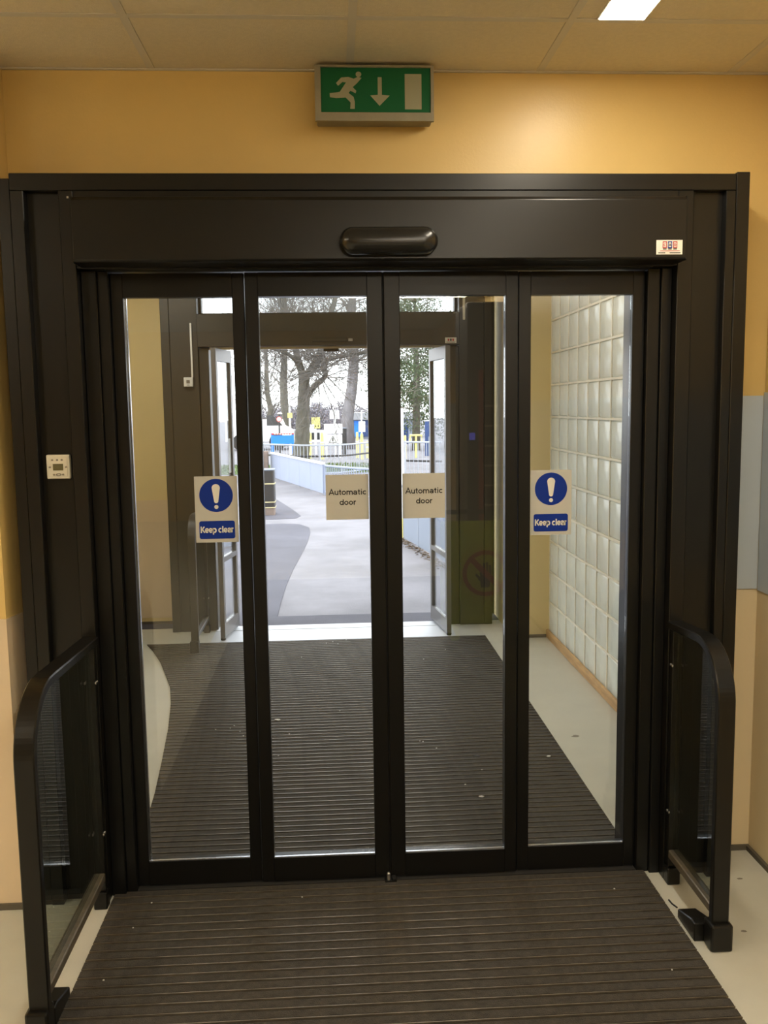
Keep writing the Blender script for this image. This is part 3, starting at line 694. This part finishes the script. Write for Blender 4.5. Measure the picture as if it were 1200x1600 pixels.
# ------------------------------------------------------------------ outdoors
g = build('ground', B(-60, 60, 6.74, 120, -.3, -.004), M_TAR); struct(g, 'worn grey tarmac outside the doors')
def px_poly(l, extra=()): return [(p.x, p.y) for p in [gnd(x, y) for x, y in l]]+list(extra)
pp = px_poly([(395, 974), (431, 974), (438, 945), (447, 915), (458, 890), (470, 868), (480, 848), (485, 832), (483, 824), (468, 819), (440, 818), (395, 820)], [(-5, 13.2), (-5, 6.75)])
pq = px_poly([(395, 812), (440, 811), (462, 810), (470, 806), (460, 798), (445, 788), (428, 778), (395, 765)])
tp = build('path_patch', MB().prism(pp, -.0038, .0, 'z'), M_TARD, fix=True); struct(tp, 'darker tarmac patch left of the path')
tq = build('path_patch', MB().prism(pq, -.0038, .0, 'z'), M_TARD); struct(tq, 'small dark tarmac wedge beside the litter bin')
dkb = build('path_strip', B(-1.5, 1.5, 6.745, 7.05, -.0037, .0015), M_TARD); struct(dkb, 'dark tarmac strip along the outer threshold')

# litter bin
c = gnd(417, 806); bx, by = c.x-.03, c.y+.2
t = thing('litter_bin', (bx, by, 0), 'black litter bin with gold bands beside the path', 'bin')
def rr(cx, cy, hw, r, n=5):
    o = []
    for sx, sy, a0 in ((1, 1, 0), (-1, 1, 90), (-1, -1, 180), (1, -1, 270)):
        for k in range(n): a = math.radians(a0+k*90/(n-1)); o.append((cx+sx*(hw-r)+r*math.cos(a), cy+sy*(hw-r)+r*math.sin(a)))
    return o
hb = .155
build('base', MB().prism(rr(bx, by, hb*.95, .03), 0, .12, 'z'), M_TIMBER, t)
build('body', MB().prism(rr(bx, by, hb, .03), .1205, .50, 'z'), M_BIN, t)
build('hood', MB().prism(rr(bx, by, hb*.98, .03), .5005, .70, 'z'), M_BIN, t)
build('lid', MB().prism(rr(bx, by, hb*1.02, .03), .7005, .715, 'z'), M_PGREY, t)
for z in (.115, .20, .485): build('gold_band', MB().prism(rr(bx, by, hb+.006, .032), z, z+.016, 'z'), M_GOLD, t)
build('notice', B(bx-.05, bx-.01, by-hb-.004, by-hb*.98, .56, .65), M_SWHITE, t)
c = gnd(415, 748); build('timber_post', B(c.x-.12, c.x+.07, c.y, c.y+.2, -.004, .65), M_TIMBER, bevel=.01)
tag(COL.objects[-1], 'brown timber post behind the litter bin', 'post')

# sheet-metal fences
def panel_fence(name, a, b, h, np_, m, label, rail=True):
    a = Vector(a); b = Vector(b); t = thing(name, (a.x, a.y, 0), label, 'fence'); d = (b-a)
    for k in range(np_):
        build('panel', MB().obox(a+d*(k+.006)/np_, a+d*(k+.994)/np_, .03, .03, h), m, t, bevel=.004)
    n = max(2, np_)
    for k in range(n+1): 
        p = a+d*k/n; build('post', B(p.x-.02, p.x+.02, p.y+.02, p.y+.06, 0, h), M_RAIL, t)
    if rail: build('top_rail', MB().obox(a, b, .07, h+.001, h+.035), M_WHITE if m is M_PBLUE else m, t)
    return t
pA, pB = gnd(425, 747), gnd(506, 773.5)
panel_fence('panel_fence', (pA.x, pA.y), (pB.x, pB.y), .585, 5, M_PBLUE, 'low pale blue sheet-metal fence left of the path')
qA, qB = gnd(633, 844), gnd(678, 871)
dq = Vector((qB.x-qA.x, qB.y-qA.y)).normalized()
qC = Vector((qB.x, qB.y))+dq*2.3
panel_fence('panel_fence', (qA.x, qA.y), (qC.x, qC.y), .66, 5, M_PGREY, 'blue-grey sheet fence right of the path beside the doors')
lt = thing('leaf_litter', ((qA.x+qC.x)/2, (qA.y+qC.y)/2, 0), 'brown dead leaves along the foot of the right fence', 'leaves'); lt['kind'] = 'stuff'
lm = MB(); random.seed(9)
for k in range(420):
    u = random.random(); p = Vector((qA.x, qA.y)).lerp(qC, u)+Vector((-.03-abs(random.gauss(0, .05)), random.uniform(-.05, .05)))
    a = random.uniform(0, 6.28); r = random.uniform(.012, .03); z = random.uniform(.0, .03)
    lm.add([(p.x+r*math.cos(a), p.y+r*math.sin(a), z), (p.x-r*.5*math.sin(a), p.y+r*.5*math.cos(a), z+.012), (p.x-r*math.cos(a), p.y-r*math.sin(a), z), (p.x+r*.5*math.sin(a), p.y-r*.5*math.cos(a), z+.006)], [(0, 1, 2, 3)])
lo = build('leaves', lm, M_LITTER, lt, fix=False); lo['kind'] = 'stuff'

# railings
def railing(name, pts, h, label, m=M_RAIL, mid=None, step=.11, zb=.06):
    t = thing(name, (pts[0][0], pts[0][1], 0), label, 'railing')
    pts = [Vector(p) for p in pts]
    build('top_rail', MB().tube([(p.x, p.y, h) for p in pts], .022, 6), m, t)
    build('bottom_rail', MB().tube([(p.x, p.y, zb) for p in pts], .018, 6), m, t)
    if mid: build('mid_rail', MB().tube([(p.x, p.y+.02, mid) for p in pts], .024, 6), M_BIN, t)
    mb = MB(); acc = 0
    for a, b in zip(pts, pts[1:]):
        L_ = (b-a).length; u = acc
        while u < L_:
            p = a+(b-a)*u/L_; mb.tube([(p.x, p.y, zb), (p.x, p.y, h)], .009, 5); u += step
        acc = u-L_
    o = build('balusters', mb, m, t, fix=False); o['kind'] = 'stuff'
    for p in pts[::3]: build('post', B(p.x-.02, p.x+.02, p.y-.02, p.y+.02, 0, h+.03), m, t)
arc = []
for x, y, Y in ((405, 0, 23.5), (440, 0, 22.7), (470, 0, 22.2), (500, 0, 22.0), (530, 0, 22.1), (555, 0, 22.6), (580, 0, 23.5), (600, 0, 25.0)):
    p = at(x, 700, Y); arc.append((p.x, p.y))
railing('railing', arc, .74, 'curved grey railing in front of the big bare tree', mid=.47, step=.10)
p = at(600, 730, 15.6)
railing('railing', [(pB.x+.03, pB.y-.02), ((pB.x+p.x)/2, (pB.y+p.y)/2-.1), (p.x, p.y)], .56, 'low pale railing continuing right of the blue sheet fence', m=M_PBLUE, step=.07)
a0 = at(633, 700, 20.5); a1 = at(690, 700, 20.0)
railing('railing', [(a0.x, a0.y), (a1.x, a1.y)], .85, 'grey railing right of the white post', mid=.42, step=.11)

# grass
def grass(name, poly, label, seed, n):
    random.seed(seed); mb = MB(); mb.prism(poly, -.003, .012, 'z')
    xs_ = [p[0] for p in poly]; ys_ = [p[1] for p in poly]
    for k in range(n):
        x, y = random.uniform(min(xs_), max(xs_)), random.uniform(min(ys_), max(ys_)); a = random.uniform(0, 6.28); h_ = random.uniform(.03, .09)
        mb.add([(x-.02*math.cos(a), y-.02*math.sin(a), .01), (x+.02*math.cos(a), y+.02*math.sin(a), .01), (x+random.uniform(-.03, .03), y+random.uniform(-.03, .03), h_)], [(0, 1, 2)])
    o = build(name, mb, M_GRASS, fix=False); tag(o, label, 'grass', kind='stuff')
grass('grass_verge', [(-3.2, 22.9), (1.0, 22.9), (1.2, 25.5), (-3.4, 26.5)], 'green grass around the foot of the big bare tree', 3, 2500)
grass('grass_verge', [(1.15, 15.0), (2.6, 15.0), (2.6, 18.5), (1.3, 18.5)], 'strip of green grass behind the right middle leaf', 5, 1200)

# trees
def grow(mb, p, d, L_, r, depth, rng, spread=.55, up=.12, n=5, minr=.004):
    pts = [p]; rad = [r]; q = Vector(p); dd = Vector(d).normalized(); k = 4 if depth > 1 else 3
    for i in range(k):
        dd = (dd+Vector((rng.gauss(0, .13), rng.gauss(0, .13), rng.gauss(0, .10)+up*.25))).normalized()
        q = q+dd*L_/k; pts.append(q.copy()); rad.append(max(minr, r*(1-.55*(i+1)/k)))
    mb.tube(pts, rad, n if r > .02 else 3, cap=False)
    if depth <= 0: return
    for i in range(1, k+1):
        for c in range(2 if i > 1 else 1):
            ax = Vector((rng.gauss(0, 1), rng.gauss(0, 1), rng.gauss(0, 1))).normalized()
            nd = (dd+ax*spread*rng.uniform(.7, 1.6)+Vector((0, 0, up))).normalized()
            grow(mb, pts[i], nd, L_*rng.uniform(.5, .78), max(minr, rad[i]*.62), depth-1, rng, spread, up, n, minr)

def px_limb(pts, Y, dys=None):   # list of (px, py, width px) -> centre line and radii
    P = []; R_ = []
    for i, (x, y, w_) in enumerate(pts):
        YY = Y+(dys[i] if dys else 0); P.append(at(x, y, YY)); R_.append(w_/2*YY/FPX)
    return P, R_
def smooth_line(P, R_, k=4):
    OP, OR = [], []
    for i in range(len(P)-1):
        p0, p1, p2, p3 = P[max(i-1, 0)], P[i], P[i+1], P[min(i+2, len(P)-1)]
        for j in range(k):
            t = j/k; OP.append(.5*((2*p1)+(p2-p0)*t+(2*p0-5*p1+4*p2-p3)*t*t+(3*p1-p0-3*p2+p3)*t**3)); OR.append(R_[i]+(R_[i+1]-R_[i])*t)
    OP.append(P[-1]); OR.append(R_[-1]); return OP, OR

rng = random.Random(11)
TY = 24.0
t = thing('tree', at(470, 733, TY), 'big bare tree with a thick forked trunk behind the curved railing', 'tree', 'bare trees outside')
limbs = [('trunk', [(469, 736, 34), (470, 715, 28), (472, 690, 24), (473, 665, 22), (474, 640, 20), (475, 615, 18), (475, 595, 17), (477, 580, 18)], None),
         ('limb', [(474, 588, 13), (467, 568, 11), (463, 550, 10), (461, 530, 9), (452, 505, 8), (446, 480, 7), (440, 450, 6)], [0, 0, .1, .2, .5, .8, 1.0]),
         ('limb', [(466, 568, 7), (455, 557, 6), (443, 550, 5.5), (428, 545, 5), (408, 540, 4), (385, 530, 3)], [0, -.2, -.3, -.5, -.8, -1.2]),
         ('limb', [(481, 585, 14), (490, 573, 13), (498, 558, 12), (504, 543, 11), (510, 520, 10), (515, 495, 9), (524, 465, 7), (530, 430, 5)], [0, .1, .2, .3, .5, .8, 1.0, 1.3]),
         ('limb', [(480, 622, 8), (486, 610, 9), (495, 600, 9), (505, 592, 8), (509, 582, 7.5), (506, 572, 7), (508, 565, 6.5), (520, 560, 6.5), (535, 556, 6), (555, 553, 5.5), (580, 549, 5), (610, 540, 4), (640, 525, 3)], [0, -.2, -.4, -.5, -.6, -.7, -.8, -.9, -1.0, -1.2, -1.5, -1.8, -2.0])]
tw_ = MB()
for nm, pts, dy in limbs:
    P, R_ = px_limb(pts, TY, dy); P, R_ = smooth_line(P, R_)
    R_ = [r*(1+.06*math.sin(i*2.1)) for i, r in enumerate(R_)]
    build(nm, MB().tube(P, R_, 12), M_BARK, t, smooth=True)
    if nm == 'limb':
        for i in range(9, len(P), 1):
            for c in range(3):
                ax = Vector((rng.gauss(0, 1), rng.gauss(0, 1), rng.gauss(.25, .7))).normalized()
                grow(tw_, P[i], ax, rng.uniform(.5, 1.3), max(.006, min(.016, R_[i]*.25)), 2, rng, .55, .1, 4, .003)
o = build('twigs', tw_, M_TWIG, t, fix=False); o['kind'] = 'stuff'

def bare_tree(base, H, r, label, seed, m=M_BARK, mt=M_TWIG, lean=(0, 0), low=.35, dens=7, depth=2, crown=.42):
    rg_ = random.Random(seed); t = thing('tree', base, label, 'tree', 'bare trees outside'); base = Vector(base)
    P = []; R_ = []
    for k in range(9):
        u = k/8; P.append(base+Vector((lean[0]*u+rg_.gauss(0, .05), lean[1]*u, H*u*.8))); R_.append(r*(1.25-.85*u) if k else r*1.35)
    build('trunk', MB().tube(P, R_, 10), m, t, smooth=True); mb = MB()
    for k in range(dens*5):
        u = rg_.uniform(low, 1); i = min(7, int(u*8)); p = P[i].lerp(P[i+1], u*8-i)
        a = rg_.uniform(0, 6.28); d = Vector((math.cos(a), math.sin(a), rg_.uniform(.3, 1.3))).normalized()
        grow(mb, p, d, H*rg_.uniform(.12, .26)*(1.3-u*.5)*crown/.42, R_[i]*.17, depth, rg_, .55, .10, 4, .0042)
    o = build('twigs', mb, mt, t, fix=False); o['kind'] = 'stuff'
c = gnd(448, 694); bare_tree((at(447, 690, 40).x, 40, 0), 9.5, .17, 'slim bare tree left of the big forked tree', 21, M_BARK, low=.32, dens=7)
bare_tree((at(419, 690, 46).x, 46, 0), 8, .14, 'bare bushy tree at the left edge of the outdoor view', 22, low=.12, dens=9)
bare_tree((at(404, 690, 50).x, 50, 0), 7.5, .13, 'bare tree beside the left edge of the left middle leaf', 23, low=.12, dens=8)
bare_tree((at(546, 700, 36).x, 36, 0), 12, .21, 'pale bare tree behind the yellow bollards', 24, M_BARKP, M_TWIGP, lean=(.25, 0), low=.33, dens=7)

def leafy(base, H, rx, z0, n, label, seed, m=M_LEAF, size=.10, twigs=True, mt=M_TWIGP, name='tree', cat='tree', pull=None):
    rg_ = random.Random(seed); t = thing(name, base, label, cat); base = Vector(base)
    build('trunk', MB().tube([base, base+Vector((.05, 0, H*.4)), base+Vector((0, .1, H*.85))], [.16, .12, .04], 8), M_BARK, t, smooth=True)
    mb = MB(); cl = []
    for k in range(int(n/60)):
        while True:
            v = Vector((rg_.uniform(-1, 1), rg_.uniform(-1, 1), rg_.uniform(-1, 1)))
            if .25 < v.length < 1: break
        cl.append(base+Vector((v.x*rx, v.y*rx, z0+(H-z0)*(v.z*.5+.5))))
    for c_ in cl:
        for j in range(60):
            p = c_+Vector((rg_.gauss(0, .22), rg_.gauss(0, .22), rg_.gauss(0, .16)))
            a = Vector((rg_.gauss(0, 1), rg_.gauss(0, 1), rg_.gauss(0, 1))).normalized(); b_ = a.orthogonal().normalized()*size*.35; a = a*size*rg_.uniform(.5, 1)
            mb.add([p-b_, p+a, p+b_], [(0, 1, 2)])
    o = build('foliage', mb, m, t, fix=False); o['kind'] = 'stuff'
    if twigs:
        tm = MB()
        for k in range(26):
            z = rg_.uniform(.2, .9)*H; a = rg_.uniform(0, 6.28)
            grow(tm, base+Vector((0, 0, z)), Vector((math.cos(a), math.sin(a)-.3, rg_.uniform(-.2, .6))), rx*rg_.uniform(.6, 1.1), .028, 1, rg_, .5, .05, 4, .008)
        o = build('twigs', tm, mt, t, fix=False); o['kind'] = 'stuff'
leafy((at(650, 690, 34).x, 34, 0), 7.2, 1.15, .6, 9500, 'dense evergreen tree behind the right middle leaf', 31)
leafy((at(612, 690, 37).x, 37, 0), 7.6, 1.4, .8, 6000, 'tall evergreen tree behind the meeting stiles of the doors', 32, size=.11)
leafy((at(700, 690, 35).x, 35, 0), 5.2, 1.5, .3, 9000, 'lower evergreen tree behind the right open outer leaf', 33)
for k, (x, Y, wpx) in enumerate(((505, 60, 1.9), (540, 62, 1.8), (470, 61, 1.9), (428, 64, 2.0))):
    leafy((at(x, 680, Y).x, Y, 0), 1.95, wpx, .1, 3600, ('grey-brown bush behind the yellow sign', 'grey-brown bush behind the pale tree trunk', 'grey-brown bush behind the big tree trunk', 'grey-brown bush behind the white van')[k], 40+k, M_LEAFB, .16, False, name='bush', cat='bush')

# distant things
def post(t, x, y, z0, z1, r, m, n='post'): return build(n, MB().tube([(x, y, z0), (x, y, z1)], r, 8), m, t)
def board(t, n, x0, y0, x1, y1, Y, m, th=.04, par=None):
    a = at(x0, y1, Y); b = at(x1, y0, Y); return build(n, B(a.x, b.x, Y-th, Y, a.z, b.z), m, par or t, bevel=.005)
# direction sign, blue with a red head
Y = 28; t = thing('direction_sign', at(440, 705, Y)*1.0, 'blue notice board with a red head strip outside', 'sign')
board(t, 'blue_panel', 424, 680, 459, 694, Y, M_SKYB); hd = board(t, 'red_head', 424, 676.5, 459, 679.6, Y, M_RED)
for k in range(7): board(t, 'white_lettering', 428+k*4.2, 677.6, 431+k*4.2, 679.0, Y-.05, M_SWHITE, .01, hd)
for x in (425.5, 457.5):
    a = at(x, 690, Y+.05); post(t, a.x, a.y, 0, at(x, 677, Y).z, .04, M_SKYB)
# van
Y = 36; t = thing('van', at(425, 690, Y), 'white van parked left of the blue notice board', 'van')
a = at(400, 691, Y); b = at(426, 656, Y); c2 = at(447, 680, Y); zt = b.z
bd = [(a.x-1.2, .35), (c2.x+.25, .35), (c2.x+.25, .75), (c2.x-.1, .95), (c2.x-.55, 1.45 if zt > 1.45 else zt*.97), (b.x+.4, zt-.25), (b.x+.3, zt), (a.x-1.2, zt)]
build('body', MB().prism(bd, Y, Y+1.9), M_WHITE, t, bevel=.05)
build('windscreen', MB().prism([(c2.x-.50, 1.38), (c2.x-.12, .98), (c2.x-.75, .98), (c2.x-.75, 1.38)], Y-.012, Y-.0005), M_CABIN, t)
for x in (a.x-.6, c2.x-.35):
    build('wheel', MB().prism([(x+.33*math.cos(k*math.pi/10), .33+.33*math.sin(k*math.pi/10)) for k in range(20)], Y-.02, Y+.2), M_TYRE, t)
# round speed sign
Y = 33; t = thing('road_sign', at(436, 695, Y), 'round white road sign with a red rim left of the big tree', 'sign')
a = at(436, 655, Y); r = 4.4*Y/FPX
build('disc', MB().prism([(a.x+r*math.cos(k*math.pi/14), a.z+r*math.sin(k*math.pi/14)) for k in range(28)], Y-.02, Y), M_RED, t)
build('face', MB().prism([(a.x+r*.74*math.cos(k*math.pi/14), a.z+r*.74*math.sin(k*math.pi/14)) for k in range(28)], Y-.03, Y-.0201), M_SWHITE, t)
a2 = at(437, 647, Y); build('upper_plate', MB().prism([(a2.x+r*.95*math.cos(k*math.pi/14), a2.z+r*.7*math.sin(k*math.pi/14)) for k in range(15)], Y-.02, Y), M_SWHITE, t)
post(t, a.x, Y+.03, 0, a2.z, .03, M_BIN)
# lamp pole with yellow plate
Y = 31; t = thing('lamp_post', at(453, 697, Y), 'thin white pole with a small yellow plate left of the big tree', 'pole')
a = at(453, 660, Y); post(t, a.x, Y, 0, at(450.5, 560, Y).z, .035, M_WHITE, 'pole')
board(t, 'yellow_plate', 449.5, 645, 456.5, 653, Y-.04, M_YELLOW, .02)
# yellow sign on white post
Y = 32; t = thing('warning_sign', at(495, 697, Y), 'pale yellow square sign right of the big tree trunk', 'sign')
yb = board(t, 'yellow_board', 487, 652, 500, 669.5, Y, M_YELLOW); board(t, 'white_board', 483, 663, 491, 672, Y-.05, M_SWHITE, .03)
for x in (492, 496.5): board(t, 'lettering', x, 664.5, x+1.6, 667, Y-.041, M_INK, .006, yb)
a = at(493, 680, Y); post(t, a.x, Y+.03, 0, at(493, 653, Y).z, .04, M_WHITE)
# white sign boards
Y = 30; t = thing('sign_board', at(521, 697, Y), 'stack of white sign boards, the lower one with a warning triangle', 'sign')
board(t, 'top_board', 515, 641, 530, 655, Y, M_WHITE); board(t, 'middle_board', 506.5, 662, 535, 677.5, Y, M_WHITE)
lb = board(t, 'lower_board', 507, 679.5, 534.5, 693, Y, M_WHITE)
P3 = [at(520, 681, Y), at(526.5, 691.5, Y), at(513.5, 691.5, Y)]
tri = MB(); cc = (P3[0]+P3[1]+P3[2])/3
inn = [cc+(p-cc)*.78 for p in P3]
tri.add([(p.x, Y-.046, p.z) for p in P3]+[(p.x, Y-.046, p.z) for p in inn], [(0, 1, 4, 3), (1, 2, 5, 4), (2, 0, 3, 5)])
build('warning_triangle', tri, M_INK, lb, fix=False); board(t, 'warning_mark', 519.2, 684.5, 520.8, 689.5, Y-.045, M_INK, .004, lb)
for x in (510, 531):
    a = at(x, 690, Y); post(t, a.x, Y+.03, 0, at(x, 663, Y).z, .03, M_WHITE)
a = at(523, 660, Y); post(t, a.x, Y+.04, 0, at(523, 642, Y).z, .035, M_WHITE)
# dark cabinet
Y = 31; a = at(535, 692, Y); b = at(541.5, 669.5, Y); t = thing('cabinet', (a.x, Y, 0), 'dark grey upright cabinet right of the white sign boards', 'cabinet')
build('body', B(a.x, b.x, Y, Y+.3, 0, b.z), M_BIN, t, bevel=.01); build('top', B(a.x-.01, b.x+.01, Y-.01, Y+.31, b.z+.0005, b.z+.03), M_PGREY, t)
# bollards
def bollard(x, ytop, Y, wpx, label):
    a = at(x, ytop, Y); r = wpx/2*Y/FPX; t = thing('bollard', (a.x, Y, 0), label, 'bollard', 'yellow bollards')
    build('shaft', MB().lathe([(r, 0), (r, a.z-.05), (r*.7, a.z)], (a.x, Y, 0), 12), M_YELLOW, t); build('collar', MB().lathe([(r*1.12, 0), (r*1.12, .05)], (a.x, Y, a.z*.6), 12), M_SWHITE, t)
bollard(503, 676, 29.0, 5, 'yellow bollard left of the white sign boards')
bollard(484.5, 676, 29.6, 4.5, 'yellow bollard right beside the big tree trunk')
bollard(558, 675, 29.5, 4, 'yellow bollard left of the hanging white notice')
bollard(565, 677, 28.6, 4.5, 'yellow bollard under the hanging white notice')
bollard(574, 689, 29.2, 4, 'low yellow bollard beside the stile of the left middle leaf')
# notice on pole
Y = 30; t = thing('notice_pole', at(566, 697, Y), 'white notice on a thin pole in front of the blue shutters', 'sign')
board(t, 'notice', 560.5, 658.5, 570.5, 675, Y-.04, M_WHITE, .02); a = at(565, 660, Y); post(t, a.x, Y, 0, at(565, 641, Y).z, .025, M_WHITE)
# low white wall with windows behind
Y = 44; t = thing('kiosk', at(495, 690, Y), 'low white kiosk with dark panes right of the big tree', 'kiosk')
a = at(484, 691, Y); b = at(507, 673, Y); build('wall', B(a.x, b.x, Y, Y+1.5, 0, b.z), M_WHITE, t)
for x in (487, 495.5): board(t, 'window', x, 676, x+4, 687, Y-.0005, M_CABIN, .02)
# building with blue shutters
Y = 48; a = at(551, 692, Y); b = at(610, 655, Y); t = thing('building', (b.x, Y, 0), 'flat grey-roofed building with blue shutters outside', 'building')
build('wall', B(a.x, b.x+1.5, Y, Y+5, 0, b.z), M_PGREY, t)
build('roof', B(a.x-.3, b.x+1.8, Y-.3, Y+5.3, b.z+.001, at(560, 645, Y).z), M_ROOF, t)
for k in range(5): 
    x = a.x+.1+k*.40; build('shutter', B(x, x+.34, Y-.06, Y-.0005, .1, b.z-.05), M_NAVY if k % 2 else M_SKYB, t)
# right side
c = gnd(630, 842); t = thing('white_post', (c.x, c.y, 0), 'slim white post with a yellow foot right of the middle stiles', 'post')
zt = at(629.5, 638, c.y).z
build('shaft', B(c.x-.018, c.x+.018, c.y-.018, c.y+.018, .26, zt), M_WHITE, t, bevel=.004); build('yellow_foot', B(c.x-.024, c.x+.024, c.y-.024, c.y+.024, 0, .2595), M_YELLOW, t, bevel=.004)
Y = 29; t = thing('barrier', at(650, 700, Y), 'yellow tubular barrier frame in front of the evergreen', 'barrier')
A = at(641, 691, Y); Bp = at(659, 680, Y)
build('frame', MB().tube([(A.x, Y, A.z), (Bp.x, Y, A.z), (Bp.x, Y, Bp.z), (A.x, Y, Bp.z), (A.x, Y, A.z)], .035, 6).tube([((A.x+Bp.x)/2, Y, A.z), ((A.x+Bp.x)/2, Y, Bp.z)], .03, 6), M_YELLOW, t)
post(t, (A.x+Bp.x)/2, Y+.05, 0, A.z+.05, .035, M_YELLOW)
bollard(633, 680, 28.5, 3.5, 'yellow bollard between the white post and the barrier')
Y = 30; t = thing('blue_hoarding', at(668, 700, Y), 'tall narrow blue panel with a white cap right of the evergreen', 'panel')
a = at(664.5, 704, Y); b = at(672, 658, Y); build('panel', B(a.x, b.x, Y, Y+.1, 0, b.z), M_NAVY, t); build('cap', B(a.x-.02, b.x+.02, Y-.02, Y+.12, b.z+.0005, b.z+.03), M_WHITE, t)
build('grey_strip', B(b.x-.07, b.x-.005, Y-.03, Y-.0005, 0, at(668, 682, Y).z), M_PGREY, t)
Y = 40; t = thing('blue_hoarding', at(634, 690, Y), 'blue hoarding just right of the slim white post', 'panel')
a = at(628, 690, Y); b = at(638, 664, Y); build('panel', B(a.x-.3, b.x, Y, Y+.1, 0, b.z), M_NAVY, t); build('cap', B(a.x-.32, b.x+.02, Y-.02, Y+.12, b.z+.0005, b.z+.04), M_PGREY, t)
